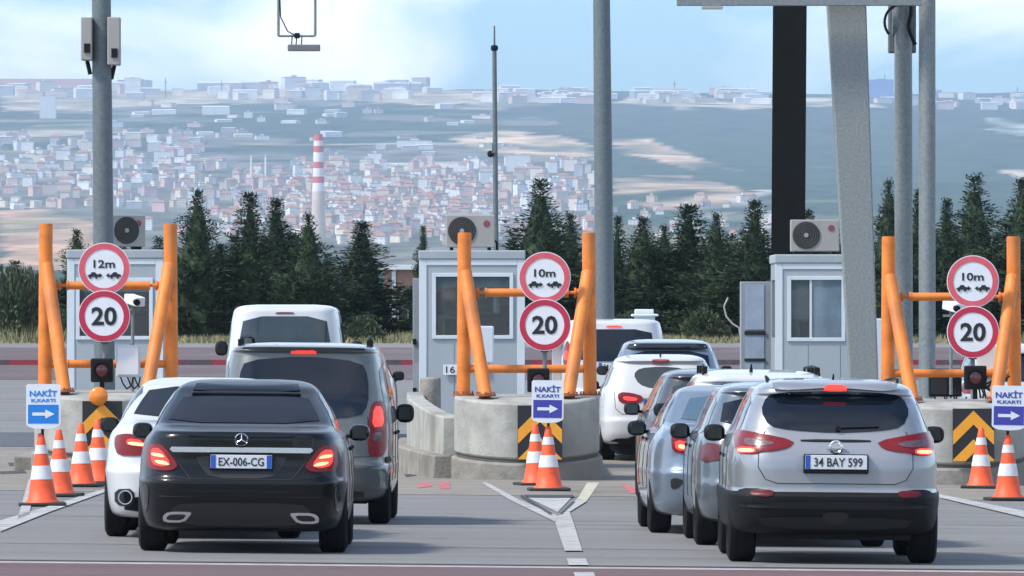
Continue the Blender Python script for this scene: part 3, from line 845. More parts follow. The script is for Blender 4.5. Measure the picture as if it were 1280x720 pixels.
rear_patch(root, sh, "lower_grille", [(-.6, .27), (.6, .27), (.6, .34), (-.6, .34)], M_ink, .02)
seam_line(root, sh, [(-.63, 1.05), (-.66, .66), (.66, .66), (.63, 1.05)])
plate(root, sh, 0, .80, .5, .11, "41 RT 730")
for sg in (-1, 1):
    b = MB()
    P = [(sg * .62, .75, 1.735), (sg * .63, .85, 1.80), (sg * .60, 1.6, 1.82), (sg * .58, 2.4, 1.80), (sg * .57, 2.5, 1.735)]
    b.path(P, .017, 10); b.box(sg * .63 - .03, sg * .63 + .03, .72, .90, 1.70, 1.79); b.build("roof_rail", M_plastic, root, smooth=40)
    for yy in (.9,): rear_patch(root, sh, "side_trim", [(sg * .80, .60), (sg * .845, .60), (sg * .845, .66), (sg * .80, .66)], M_plastic, .01)
side_glass(root, sh, .35, 3.2, 1.13, 1.58, .12, .7, .6); windscreen(root, sh, 1.2, 1.6, .72, .62)
mirror(root, -1, -.84, 2.9, 1.06, M_plastic, .24, .22); mirror(root, 1, .84, 2.9, 1.06, M_plastic, .24, .22)

# ---- tall white van in front of it
root, sh = car("white_van", "tall white van with plain rear window, ahead of the grey passenger van", "van", -2.87, 141, TRANSIT, M_white, wk=1.0, zk=.992, r=.33, wheels=(1.0, 3.9), roll=0)
rear_patch(root, sh, "rear_window", [(-.68, 1.42), (.68, 1.42), (.66, 1.6), (.60, 1.93), (-.60, 1.93), (-.66, 1.6)], M_glass2, .006)
rear_patch(root, sh, "high_brake_light", [(-.14, 1.965), (.14, 1.965), (.13, 1.99), (-.13, 1.99)], mat("unlit_red_lens", (.16, .03, .03), .3), .012)
lamps(root, sh, [(-.88, .8), (-.78, .8), (-.76, 1.25), (-.84, 1.28)])
plate(root, sh, 0, .95, .5, .11, "34 TF 902"); seam_line(root, sh, [(0, 1.38), (0, .6)])
side_glass(root, sh, .5, 3.7, 1.3, 1.85, .1, .6, .55); windscreen(root, sh, 1.3, 1.9, .75, .68)
mirror(root, -1, -.92, 3.5, 1.45, M_plastic, .26, .26); mirror(root, 1, .92, 3.5, 1.45, M_plastic, .26, .26)

# ---- small white car ahead, only its right edge in view
root, sh = car("white_hatchback", "white hatchback whose right edge and mirror show beyond the grey passenger van", "car", -2.16, 146.9, HATCH, M_white, r=.31, wheels=(.72, 3.2), roll=0, zk=.92)
rear_patch(root, sh, "rear_window", [(-.6, .98), (.6, .98), (.55, 1.2), (-.55, 1.2)], M_glass)
plate(root, sh, 0, .7, .5, .11, "34 AC 556")
for sg in (-1, 1): rear_patch(root, sh, "tail_lamp", [(sg * .80, .75), (sg * .62, .78), (sg * .62, .85), (sg * .78, .87)], mat("unlit_tail_lens", (.10, .010, .014), .25))
side_glass(root, sh, .5, 2.9, .93, 1.23); windscreen(root, sh, .98, 1.24, .6, .5)
mirror(root, -1, -.80, 2.6, .95); mirror(root, 1, .80, 2.6, .95)

# ---- silver crossover, nearest on the right
root, sh = car("silver_crossover_car", "silver crossover with black lower cladding and wide rear window, nearest on the right", "car", 2.945, 79.6, SUV, M_silver, yaw=.1, r=.345, wd=.235, clad=.60)
c = conv(1044, 706, 150.75)
rear_patch(root, sh, "rear_window", c((951, 515), (958, 498), (970, 492), (1044, 489), (1118, 492), (1130, 498), (1137, 515), (1128, 534), (1100, 539), (1044, 542), (988, 539), (960, 534)), M_glass, .006)
rear_patch(root, sh, "roof_spoiler", c((965, 483), (1044, 480), (1123, 483), (1118, 491), (1044, 487), (970, 491)), M_silver, .035)
lamps(root, sh, c((919, 545), (925, 539), (942, 542), (993, 552), (985, 561), (966, 565), (950, 566), (944, 569), (921, 569)),
      lit=c((922, 561), (945, 561), (945, 568), (923, 568)), hot=c((924, 563), (943, 563), (943, 567), (925, 567)),
      clear=c((931, 549), (955, 552), (970, 556), (955, 560), (933, 559)), off=.012)
rear_patch(root, sh, "high_brake_light", c((1030, 486.5), (1058, 486.5), (1058, 490), (1030, 490)), M_redlit, .038)
b = MB(); b.box(-.27, .27, .01, .09, .755, .91); b.build("plate_housing", M_plastic, root, bevel=.01)
plate(root, sh, 0, (706 - 578) / 150.75, .515, .118, "34 BAY 599", y=.045)
rear_patch(root, sh, "plate_recess", c((990, 585), (1005, 563), (1085, 563), (1100, 585), (1080, 592), (1010, 592)), mat("silver_recess", (.30, .32, .35), .4, .4), .003)
MB().lathe([(.047, -.006), (.057, 0), (.047, .006), (.040, 0)], 32, close=True, M=Matrix.Translation((0, .07, .975)) @ Matrix.Rotation(pi / 2, 4, 'X')).box(-.075, .075, .062, .078, .967, .983).build("tailgate_emblem", M_chrome, root, smooth=50)
b = MB(); P = [(.02 + .34 * i / 6, sh.rear(.02 + .34 * i / 6, 1.135 + .012 * i / 6) - .022, 1.135 + .012 * i / 6) for i in range(7)]
b.path(P, .008, 6); b.tube((.02, P[0][1] + .03, 1.128), (.02, P[0][1] - .012, 1.128), .022, n=12); b.build("rear_wiper", M_plastic, root)
rear_patch(root, sh, "trim_bar", c((1000, 550), (1088, 550), (1088, 553), (1000, 553)), M_plastic, .006)
seam_line(root, sh, c((956, 540), (948, 553), (947, 585), (956, 600), (970, 605), (1118, 605), (1132, 600), (1141, 585), (1140, 553), (1132, 540)))
for sg in (-1, 1):
    q = [(sg * x, z) for x, z in c((1121, 616), (1147, 615), (1150, 621), (1123, 622))]
    rear_patch(root, sh, "reflector", q, mat("dim_red_lens", (.10, .006, .010), .4, spec=.3), .022)
    q = [(sg * x, z) for x, z in c((1115, 624), (1135, 612), (1160, 612), (1170, 622), (1172, 640), (1118, 640))]
    rear_patch(root, sh, "cladding_corner", q, M_plastic, .014)
rear_patch(root, sh, "bumper_inset", c((945, 646), (1143, 646), (1130, 660), (958, 660)), mat("grey_diffuser", (.014, .015, .016), .5, spec=.3), .02)
rear_patch(root, sh, "tow_cover", c((1026, 640), (1062, 640), (1056, 654), (1032, 654)), M_ink, .026)
rear_patch(root, sh, "bumper_step", c((925, 628), (1163, 628), (1160, 636), (928, 636)), mat("worn_plastic", (.013, .014, .015), .4, spec=.3), .022)
for sg in (-1, 1):
    MB().path([(sg * .545, 1.0, 1.50), (sg * .55, 1.08, 1.532), (sg * .54, 1.6, 1.545), (sg * .50, 2.2, 1.52)], .013, 8).build("roof_rail", M_plastic, root, smooth=40)
b = MB(); b.tube((0, .85, 1.52), (0, .78, 1.575), .012, .006); b.build("aerial", M_plastic, root)
side_glass(root, sh, .55, 3.15, 1.08, 1.39, .10, .8, .5); windscreen(root, sh, 1.12, 1.43, .64, .54)
mirror(root, -1, -.85, 2.75, 1.055, M_plastic, .24, .17); mirror(root, 1, .85, 2.75, 1.055, M_plastic, .24, .17)

# ---- grey-blue hatchback, mostly hidden behind the crossover
root, sh = car("grey_blue_hatchback", "grey blue hatchback showing only a strip of flank left of the silver crossover", "car", 2.79, 85.5, HATCH, M_greyblue, yaw=.9, r=.315, wheels=(.8, 3.35), lk=1.04)
rear_patch(root, sh, "rear_window", [(-.66, 1.05), (.66, 1.05), (.60, 1.34), (-.60, 1.34)], M_glass)
lamps(root, sh, [(-.83, .74), (-.62, .78), (-.60, .9), (-.80, .93)], m=mat("unlit_tail_lens", (.10, .010, .014), .25)); plate(root, sh, 0, .7, .5, .11, "34 DL 417")
side_glass(root, sh, .5, 3.1, 1.0, 1.34, .15, .7, m=M_glass2); windscreen(root, sh, 1.05, 1.36, .6, .5)
mirror(root, -1, -.83, 2.7, 1.0); mirror(root, 1, .83, 2.7, 1.0)

# ---- blue-silver saloon
root, sh = car("blue_silver_saloon_car", "pale blue silver saloon with its left brake lamp lit, third from the barrier strip", "car", 2.50, 90.2, SEDAN, M_bluesilver, yaw=1.1, r=.315, wheels=(.9, 3.5), zk=.955)
s_ = F / 90.2; c = conv(600 + 2.5 * s_, 400 + 2.025 * s_, s_)
lamps(root, sh, c((839, 548), (843, 543), (862, 545), (872, 552), (872, 566), (856, 568), (841, 566)),
      lit=c((844, 551), (866, 554), (866, 564), (845, 564)), hot=c((848, 556), (862, 558), (862, 562), (849, 562)))
rear_patch(root, sh, "rear_window", [(-.60, 1.06), (.60, 1.06), (.55, 1.16), (.47, 1.30), (-.47, 1.30), (-.55, 1.16)], mat("blue_rear_glass", (.04, .09, .13), .06, spec=.7), .005)
rear_patch(root, sh, "fog_lamp_recess", c((838, 600), (845, 598), (856, 602), (846, 612), (839, 612)), M_ink, .006)
plate(root, sh, 0, .76, .5, .11, "06 BV 884")
side_glass(root, sh, .95, 3.1, .99, 1.29, .55, .8, .42); windscreen(root, sh, 1.03, 1.3, .6, .5)
mirror(root, -1, -.85, 2.7, .97); mirror(root, 1, .85, 2.7, .97)

# ---- white estate with roof rails
root, sh = car("white_estate_car", "white estate car with roof rails and small aerial, roof showing over the silver crossover", "car", 2.9, 98.5, SUV, M_white, yaw=.8, r=.33, zk=.985)
rear_patch(root, sh, "rear_window", [(-.60, 1.06), (.60, 1.06), (.60, 1.25), (.52, 1.38), (-.52, 1.38), (-.60, 1.25)], M_glass2)
lamps(root, sh, [(-.84, .85), (-.66, .85), (-.66, 1.02), (-.80, 1.05)]); plate(root, sh, 0, .78, .5, .11, "34 NE 163")
for sg in (-1, 1):
    b = MB(); b.path([(sg * .60, .72, 1.46), (sg * .60, .8, 1.53), (sg * .57, 1.6, 1.55), (sg * .53, 2.4, 1.53), (sg * .53, 2.45, 1.47)], .014, 8)
    for yy in (.78, 1.6, 2.35): b.box(sg * .58 - .025, sg * .58 + .025, yy - .04, yy + .04, 1.45, 1.545)
    b.build("roof_rail", M_plastic, root, smooth=40)
b = MB(); b.tube((-.1, .8, 1.49), (-.1, .74, 1.57), .02, .008); b.build("aerial", M_plastic, root)
side_glass(root, sh, .55, 3.15, 1.08, 1.38, .1, .8); windscreen(root, sh, 1.12, 1.42, .62, .52)
mirror(root, -1, -.86, 2.8, 1.07); mirror(root, 1, .86, 2.8, 1.07)

# ---- dark grey hatchback
root, sh = car("dark_grey_hatchback", "dark grey hatchback ahead of the white estate car, left of it", "car", 2.70, 105.5, HATCH, M_darkgrey, yaw=1.4, r=.32, wheels=(.8, 3.3), zk=1.01)
rear_patch(root, sh, "rear_window", [(-.62, 1.05), (.62, 1.05), (.56, 1.35), (-.56, 1.35)], M_glass2)
lamps(root, sh, [(-.83, .74), (-.62, .78), (-.60, .9), (-.80, .93)], m=MATS["unlit_tail_lens"]); plate(root, sh, 0, .7, .5, .11, "34 UK 305")
side_glass(root, sh, .5, 3.0, 1.0, 1.34, .15, .7, m=M_glass2); windscreen(root, sh, 1.05, 1.36, .6, .5)
mirror(root, -1, -.85, 2.5, 1.02); mirror(root, 1, .85, 2.5, 1.02)

# ---- white compact crossover by the middle island
root, sh = car("white_compact_crossover", "white compact crossover with black lower bumper beside the middle concrete island", "car", 2.545, 134.8, HATCH, M_white, r=.33, wheels=(.8, 3.35), zk=1.02, roll=0)
s_ = F / 134.8; c = conv(600 + 2.545 * s_, 400 + 2.0 * s_, s_)
rear_patch(root, sh, "rear_window", c((792, 470), (800, 462), (827, 460), (854, 462), (862, 470), (855, 482), (840, 487), (814, 487), (799, 482)), M_glass2, .006)
lamps(root, sh, c((772, 496), (776, 492), (790, 493), (804, 497), (803, 504), (790, 507), (775, 505)), lit=c((779, 497), (797, 499), (796, 503), (780, 502)))
rear_patch(root, sh, "high_brake_light", [(-.12, 1.395), (.12, 1.395), (.12, 1.42), (-.12, 1.42)], mat("pale_red_lens", (.5, .12, .12), .3), .02)
rear_patch(root, sh, "lower_bumper", c((762, 560), (765, 550), (790, 549), (806, 534), (848, 534), (864, 549), (889, 550), (892, 560), (880, 572), (774, 572)), M_plastic, .012)
seam_line(root, sh, [(-.66, .98), (-.64, .74), (-.55, .66), (.55, .66), (.64, .74), (.66, .98)]); plate(root, sh, 0, .82, .48, .11, "34 CS 771")
b = MB(); b.tube((0, .62, 1.47), (0, .56, 1.56), .016, .006); b.build("aerial", M_plastic, root)
side_glass(root, sh, .45, 3.0, 1.03, 1.37, .15, .7); windscreen(root, sh, 1.07, 1.38, .6, .5)
mirror(root, -1, -.84, 2.5, 1.05); mirror(root, 1, .84, 2.5, 1.05)

# ---- blue-grey crossover beyond it
root, sh = car("blue_grey_crossover", "blue grey crossover with black rear spoiler, roof showing over the white compact crossover", "car", 2.83, 144.5, SUV, M_bluesilver, r=.34, zk=1.03, roll=0, wheels=(.86, 3.4))
rear_patch(root, sh, "rear_spoiler", [(-.62, 1.43), (.62, 1.43), (.56, 1.52), (-.56, 1.52)], M_gloss, .014)
rear_patch(root, sh, "rear_window", [(-.64, 1.1), (.64, 1.1), (.6, 1.4), (-.6, 1.4)], M_glass)
lamps(root, sh, [(-.86, .92), (-.66, .92), (-.66, 1.06), (-.82, 1.08)]); plate(root, sh, 0, .78, .5, .11, "34 YP 649")
side_glass(root, sh, .55, 3.15, 1.1, 1.44, .1, .8); windscreen(root, sh, 1.14, 1.46, .62, .52)
mirror(root, -1, -.86, 2.8, 1.1); mirror(root, 1, .86, 2.8, 1.1)

# ---- white van in the right queue
root, sh = car("white_minibus", "white minibus with a wide dark rear window, behind the middle orange guard", "van", 2.25, 161, TRANSIT, M_white, wk=1.02, zk=.80, r=.33, wheels=(1.0, 3.9), roll=0)
rear_patch(root, sh, "rear_window", [(-.70, .98), (.70, .98), (.66, 1.25), (.62, 1.52), (-.62, 1.52), (-.66, 1.25)], M_glass, .006)
rear_patch(root, sh, "high_brake_light", [(-.13, 1.55), (.13, 1.55), (.13, 1.58), (-.13, 1.58)], M_redlit, .016)
lamps(root, sh, [(-.85, .9), (-.75, .92), (-.73, 1.25), (-.78, 1.34), (-.83, 1.2)], lit=[(-.82, 1.0), (-.77, 1.0), (-.76, 1.16), (-.81, 1.16)])
plate(root, sh, 0, .9, .5, .11, "34 GB 218")
b = MB(); b.box(.38, .72, 1.9, 2.5, 1.64, 1.74); b.box(.32, .78, 1.84, 2.56, 1.735, 1.78); b.box(.38, .70, 1.9, 2.5, 1.775, 1.86); b.build("roof_ventilator", M_boothframe, root, bevel=.02)
side_glass(root, sh, .5, 3.7, 1.05, 1.5, .1, .6, .55); windscreen(root, sh, 1.05, 1.52, .7, .62)
mirror(root, -1, -.88, 3.5, 1.2); mirror(root, 1, .88, 3.5, 1.2)

# ---- car in the lane beyond the right island
root, sh = car("pale_car_beyond_island", "pale silver car seen in pieces through the guard of the right island", "car", 7.75, 137, SUV, paint("pale_silver_paint", (.55, .57, .60), .3), r=.34, zk=1.08, roll=0)
rear_patch(root, sh, "rear_window", [(-.70, 1.12), (.70, 1.12), (.62, 1.52), (-.62, 1.52)], M_glass)
lamps(root, sh, [(-.86, .95), (-.66, .95), (-.66, 1.10), (-.82, 1.12)]); plate(root, sh, 0, .8, .5, .11, "34 FM 102")
side_glass(root, sh, .55, 3.15, 1.13, 1.5, .1, .8); windscreen(root, sh, 1.16, 1.5, .64, .54)
mirror(root, -1, -.86, 2.8, 1.12); mirror(root, 1, .86, 2.8, 1.12)

# ------------------------------------------------------------------ islands, guards, signs
def island(name, label, cx, cy=121.0, x_left=None, x_right=None, wing=True, long=3.0):
    z0 = gz(cx, cy)
    t = thing("concrete_island_block", label, "concrete barrier", (cx, cy, z0), group="concrete blocks at the heads of the toll islands")
    def plan(r, back, n=28):
        p = [(r * cos(pi + pi * i / n), r * sin(pi + pi * i / n)) for i in range(n + 1)]
        return p + [(r, back), (-r, back)]
    def dip(mb, keep=-9):
        # the poured block falls gently towards its nose so that rain runs off
        for v in mb.v:
            if v.z > keep: v.z -= .085 * max(0, -v.y / .92) ** 1.4
        return mb
    dip(MB().slab(plan(.915, long, 48), .34, 1.05)).build("block", M_concrete, t, smooth=40, bevel=.03)
    dip(MB().slab(plan(.89, long, 48), .30, .345)).build("joint", mat("grout_joint", (.10, .095, .085), .9), t, smooth=40)
    dip(MB().slab(plan(.955, long, 48), -.08, .30), 0).build("plinth", M_concrete2, t, smooth=40, bevel=.03)
    return t
XI = [-4.70, .59, 5.93]
island("l", "pale concrete block under the left orange guard", XI[0])
island("m", "rounded concrete block in the middle of the picture with stepped kerb on its left", XI[1])
island("r", "pale concrete block under the right orange guard, partly behind the silver crossover", XI[2], 120.4)

def sweep_wall(name, label, pts, zs, th, m, cat):
    """low wall following plan points pts with top heights zs"""
    mb = MB(); n = len(pts); L_, R_ = [], []
    for i in range(n):
        a = Vector((*pts[max(0, i - 1)], 0)); b = Vector((*pts[min(n - 1, i + 1)], 0)); d = (b - a).normalized(); q = Vector((-d.y, d.x, 0)) * th / 2
        p = Vector((*pts[i], 0)); L_.append(p + q); R_.append(p - q)
    vs = []
    for i in range(n):
        g = gz(*pts[i]) - .05
        vs += [(L_[i].x, L_[i].y, g), (L_[i].x, L_[i].y, zs[i]), (R_[i].x, R_[i].y, zs[i]), (R_[i].x, R_[i].y, g)]
    fs = [(0, 1, 2, 3), (4 * n - 1, 4 * n - 2, 4 * n - 3, 4 * n - 4)]
    for i in range(n - 1):
        for j in range(4): fs.append((i * 4 + j, i * 4 + 4 + j, i * 4 + 4 + (j + 1) % 4, i * 4 + (j + 1) % 4))
    mb.add(vs, fs)
    o = mb.build(name, m, smooth=50, bevel=.025)
    bm = bmesh.new(); bm.from_mesh(o.data); bmesh.ops.recalc_face_normals(bm, faces=bm.faces); bm.to_mesh(o.data); bm.free()
    return tag(o, label, cat)
sweep_wall("low_concrete_wall", "low curved concrete wall sweeping back from the middle island block to the booth", [(-.36, 121.2), (-.52, 122.6), (-.70, 124.4), (-.84, 126.2), (-.86, 128.4)], [.78, .82, .90, .98, 1.04], .24, M_concrete, "wall")
sweep_wall("stepped_kerb", "dirty stepped concrete kerb at the foot of the curved wall", [(-.46, 120.9), (-.64, 122.4), (-.83, 124.2), (-.98, 126.0), (-1.0, 134)], [.30, .32, .34, .36, .36], .26, M_concrete2, "kerb")
o = MB().slab([(-.14 * cos(2 * pi * i / 16), .14 * sin(2 * pi * i / 16)) for i in range(16)], 0, 1.22).build("concrete_bollard", M_concrete2, smooth=40, bevel=.03, loc=(-.66, 127.6, 0.02))
tag(o, "stubby rounded concrete bollard at the left corner of the middle booth", "bollard")
for cx, nm in zip(XI, ("left", "middle", "right")):
    x0, x1 = cx - (1.42 if nm != "middle" else 1.40), cx + (.95 if nm != 'right' else 1.0)
    o = MB().slab([(x0 + .1, 124.0), (x1, 124.0), (x1, 141), (x0 + .1, 141)], -.1, .24).build("island_slab", M_concrete2, bevel=.02)
    kind(o, 'structure')

def flange(mb, p, r, n=8):
    mb.tube(p, (p[0], p[1], p[2] + .025), r, n=20)
    for i in range(n):
        a = 2 * pi * i / n
        mb.tube((p[0] + r * .82 * cos(a), p[1] + r * .82 * sin(a), p[2] + .02), (p[0] + r * .82 * cos(a), p[1] + r * .82 * sin(a), p[2] + .055), .013, n=6)

def guard(cx, label, zt=1.05, top=3.1, cy=121.2):
    z0 = gz(cx, cy) + zt
    t = thing("orange_crash_guard", label, "crash guard", (cx, cy, z0), group="orange tubular guards on the island blocks")
    r = .086; H = top - 1.05
    rust = mat("rusty_flange", (.30, .10, .05), .8, var=.4, scale=12)
    for sg in (-1, 1):
        u = MB().tube((sg * .80, .15, 0), (sg * .785, .15, H), r, n=28).build("upright", M_orange, t, smooth=40)
        b = MB(); b.tube((sg * .785, .15, H), (sg * .785, .15, H + .012), r * .9, n=24); b.build("cap", M_orange, u, smooth=40)
        b = MB(); flange(b, (sg * .80, .15, 0), .14); b.build("base_flange", rust, u, smooth=40)
        br = MB().tube((sg * .52, -.62, 0), (sg * .775, .08, H * .76), r * .98, n=28).build("brace", M_orange, t, smooth=40)
        b = MB(); flange(b, (sg * .52, -.62, 0), .13); b.build("base_flange", rust, br, smooth=40)
    for z in (H * .635, H * .165):
        b = MB(); b.tube((-.50, .15, z), (.50, .15, z), .052, n=20); cb = b.build("crossbar", M_orange, t, smooth=40)
        for sg in (-1, 1):
            q = MB(); q.tube((sg * .50, .15, z), (sg * .53, .15, z), .062, n=16); q.tube((sg * .53, .15, z), (sg * .60, .15, z), .022, n=10)
            q.tube((sg * .60, .15, z), (sg * .625, .15, z), .062, n=16); q.tube((sg * .625, .15, z), (sg * .72, .15, z), .05, n=16)
            q.build("bar_joint", M_orange, cb, smooth=40)
    return t
guard(XI[0], "orange tubular crash guard on the left island, behind the blue arrow sign", top=3.16)
guard(XI[1], "orange tubular crash guard in the middle, in front of the booth with two windows")
guard(XI[2], "orange tubular crash guard on the right, partly cut by the picture edge", cy=120.7)

def disc(mb, x, z, r, y0, y1, n=48): mb.tube((x, y0, z), (x, y1, z), r, n=n); return mb
CARPOLY = [(-.075, -.010), (-.060, .004), (-.035, .010), (-.022, .026), (.018, .028), (.034, .012), (.07, .008), (.078, -.010), (.05, -.012), (.042, -.028), (.026, -.028), (.020, -.012), (-.024, -.012), (-.03, -.028), (-.046, -.028), (-.054, -.012)]
def signs(cx, px, label, dist, zu=2.54, zl=1.945, y=120.98, dark=M_signfaded):
    x = px; R = .318
    t = thing("road_sign", label, "road sign", (x, y, gz(x, y)), group="distance and speed signs on the guards")
    MB().tube((0, .06, 1.07), (0, .06, 2.75), .028, n=12).build("post", M_galv, t, smooth=40)
    for z, ring, nm in ((zu, dark, "distance_disc"), (zl, M_signred, "speed_limit_disc")):
        y_ = 0 if z == zu else -.02
        d = disc(MB(), 0, z, R - .006, y_, y_ + .018).build(nm, M_signwhite, t, smooth=40)
        b = MB(); n = 64
        vs = []
        for i in range(n):
            a = 2 * pi * i / n
            for rr, yy in ((R, y_ + .004), (R, y_ - .006), (R - .072, y_ - .006), (R - .072, y_ + .004)): vs.append((rr * cos(a), yy, z + rr * sin(a)))
        fs = []
        for i in range(n):
            j = (i + 1) % n
            for k in range(4): fs.append((i * 4 + k, i * 4 + (k + 1) % 4, j * 4 + (k + 1) % 4, j * 4 + k))
        b.add(vs, fs); b.build("red_border", ring, d, smooth=40)
        b = MB(); 
        vs = []
        for i in range(n):
            a = 2 * pi * i / n
            for rr, yy in ((R + .010, y_ + .012), (R + .010, y_ - .002), (R, y_ - .002), (R, y_ + .012)): vs.append((rr * cos(a), yy, z + rr * sin(a)))
        b.add(vs, fs); b.build("rim_edge", M_signwhite, d, smooth=40)
        if nm == "speed_limit_disc":
            text("speed_limit_lettering", "20", .32, .235, M_ink, d, (0, y_ - .004, z), bold=.028)
        else:
            text("distance_lettering", dist, .27, .10, M_ink, d, (0, y_ - .004, z + .06), bold=.02)
            for sg in (-1, 1):
                cp = [(sg * .135 + q[0] * 1.05, z - .085 + q[1] * 1.5) for q in CARPOLY]
                b = MB().prism(cp, y_ - .010, y_ - .0065)
                b.prism([(sg * .02, z - .085), (sg * .062, z - .055), (sg * .062, z - .115)], y_ - .010, y_ - .0065)
                b.build("car_symbol", M_ink, d)
    b = MB(); b.box(-.06, .06, .02, .10, zu - .25, zu - .17); b.box(-.05, .05, .0, .09, zl - .34, zl - .28); b.build("clamp", M_plastic, t)
    return t
def gpx(px, D): return (px - VX) * D / F
signs(XI[0], gpx(130, 120.9), "round 12m distance sign over a 20 speed limit sign on the left guard", "12m", 2.60, 2.0)
signs(XI[1], gpx(681, 120.9), "round 10m distance sign over a 20 speed limit sign on the middle guard", "10m")
signs(XI[2], gpx(1216, 120.5), "round 10m distance sign over a 20 speed limit sign on the right guard", "10m", 2.545, 1.91, y=120.45)

def signal(x, label, z=1.05, y=120.75, extra=True):
    g = gz(x, y) + z
    t = thing("traffic_light", label, "traffic light", (x, y, g), group="small single traffic lights on the island blocks")
    b = MB(); b.box(-.14, .14, 0, .16, .12, .42); b.build("housing", M_plastic, t, bevel=.02)
    MB().tube((0, .09, 0), (0, .09, .13), .03, n=12).build("stem", M_plastic, t, smooth=40)
    l = MB().lathe([(0.0005, .0), (.06, .004), (.088, .016), (.09, .03)], 28, M=Matrix.Translation((0, -.022, .27)) @ Matrix.Rotation(-pi / 2, 4, 'X'))
    l.build("lens", mat("dark_red_lens", (.12, .02, .025), .2, coat=.5), t, smooth=50)
    MB().lathe([(.096, 0), (.104, 0), (.104, .06), (.096, .06)], 28, close=True, M=Matrix.Translation((0, -.05, .27)) @ Matrix.Rotation(-pi / 2, 4, 'X')).build("visor", M_plastic, t, smooth=50)
signal(gpx(127, 120.7), "small unlit red traffic light between the left guard legs, beside a white box")
signal(gpx(673, 120.7), "small unlit red traffic light in the middle guard, above the arrow sign", .98)
signal(gpx(1219, 120.3), "small unlit red traffic light in the right guard, under its 20 sign", 1.07, 120.2)

def chevron(x, zc, w, h, label, y, amber=True):
    t = thing("hazard_panel", label, "hazard panel", (x, y, gz(x, y) + zc), group="chevron panels on the block fronts")
    MB().box(-w / 2, w / 2, 0, .02, -h / 2, h / 2).build("board", M_ink, t, bevel=.004)
    b = MB(); th = h * .26
    def clip(poly):
        q = poly
        for ax, lim, sg in ((0, -w / 2 + .005, 1), (0, w / 2 - .005, -1), (1, -h / 2 + .005, 1), (1, h / 2 - .005, -1)):
            o = []
            for i in range(len(q)):
                a, c = q[i], q[(i + 1) % len(q)]
                ia, ic = (a[ax] - lim) * sg >= 0, (c[ax] - lim) * sg >= 0
                if ia: o.append(a)
                if ia != ic:
                    u = (lim - a[ax]) / (c[ax] - a[ax]); o.append((a[0] + (c[0] - a[0]) * u, a[1] + (c[1] - a[1]) * u))
            q = o
            if not q: return None
        return q
    for top in (h * .46, -.08 * h):
        for sg in (-1, 1):
            q = clip([(0, top), (sg * w * .7, top - w * .7), (sg * w * .7, top - w * .7 - th), (0, top - th)])
            if q: b.prism(q, -.004, .001)
    b.build("chevron_stripes", M_chevron, t)
    return t
chevron(gpx(675, 120.0), .60, .56, .68, "black and amber hazard panel on the middle block, behind the cones", 120.00)
chevron(gpx(1217, 119.4), .63, .52, .66, "black and amber hazard panel with two full chevrons on the right block", 119.40)
chevron(gpx(128, 120.0), .60, .50, .68, "black and amber hazard panel on the left block under an amber lamp", 120.00)
t = thing("warning_lamp", "round amber warning lamp above the left hazard panel", "warning lamp", (gpx(123, 119.95), 119.97, gz(-4.7, 120) + 1.0))
MB().lathe([(.001, -.05), (.09, -.045), (.118, -.01), (.118, .03), (.09, .05), (.001, .05)], 32, M=Matrix.Rotation(-pi / 2, 4, 'X')).build("lens", M_amber, t, smooth=50)
MB().tube((0, .03, -.02), (0, .03, .10), .035, n=12).build("socket", M_plastic, t, smooth=40)

def cabinet_white(x, y, z, w, h, label, name="control_box", m=M_boothframe, cat="control box", dm=None):
    t = thing(name, label, cat, (x, y, z))
    MB().box(-w / 2, w / 2, 0, .18, 0, h).build("case", m, t, bevel=.012)
    MB().box(-w / 2 + .02, w / 2 - .02, -.008, 0.0, .03, h - .03).build("door", dm or M_signwhite, t, bevel=.004)
    b = MB()
    for k in range(3):
        x0 = -w / 2 + w * (k + .6) / 3.4
        b.path([(x0, .06, 0), (x0 + .03, .04, -.08), (x0 + .08, .02, -.15), (x0 + .14, .04, -.10), (x0 + .16, .08, .0)], .010, 6)
    b.build("cable", M_plastic, t, smooth=40)
    return t
cabinet_white(gpx(160, 121), 121.05, 1.28, .30, .40, "white control box with hanging cables right of the left traffic light")
cabinet_white(gpx(1237, 121), 120.9, 1.15, .34, .52, "pale control box behind the right traffic light")
cabinet_white(gpx(1180, 123), 122.6, 1.02, .42, .36, "dark boxed unit on the right block between guard legs", m=M_plastic, dm=M_gloss)
o = MB().box(-.06, .06, -.03, .05, 0, .78).build("barrier_post", M_boothframe, bevel=.01, loc=(gpx(696, 121.5), 121.6, 1.0))
tag(o, "short white square post behind the middle signs", "post")
def camera_unit(x, y, z, label, zb):
    t = thing("lane_camera", label, "camera", (x, y, z))
    MB().box(-.07, .07, -.22, .12, 0, .12).build("housing", M_signwhite, t, bevel=.015, rot=(0.15, 0, .5))
    MB().tube((0.05, -.2, .03), (.07, -.27, .02), .04, n=14).build("lens_hood", M_plastic, t)
    b = MB(); b.tube((0, .04, 0), (0, .06, zb - z), .022, n=10); b.box(-.1, .1, 0, .1, -.08, -.05); b.build("bracket", M_galv, t)
camera_unit(gpx(165, 122), 122.2, 2.2, "white lane camera on a bracket right of the left 20 sign", 1.05)
camera_unit(gpx(1190, 122), 122.2, 2.12, "white lane camera on a bracket left of the right 20 sign", 1.05)
b = MB()
for k in range(5): b.path([(RND.uniform(-.15, .2), 0, 0), (RND.uniform(-.2, .2), .05, .12), (RND.uniform(-.2, .25), .02, .28)], .014, 6)
o = b.build("cable_bundle", M_plastic, loc=(gpx(1238, 121), 120.5, 1.02), smooth=40); tag(o, "tangle of black cables beside the right traffic light", "cable")

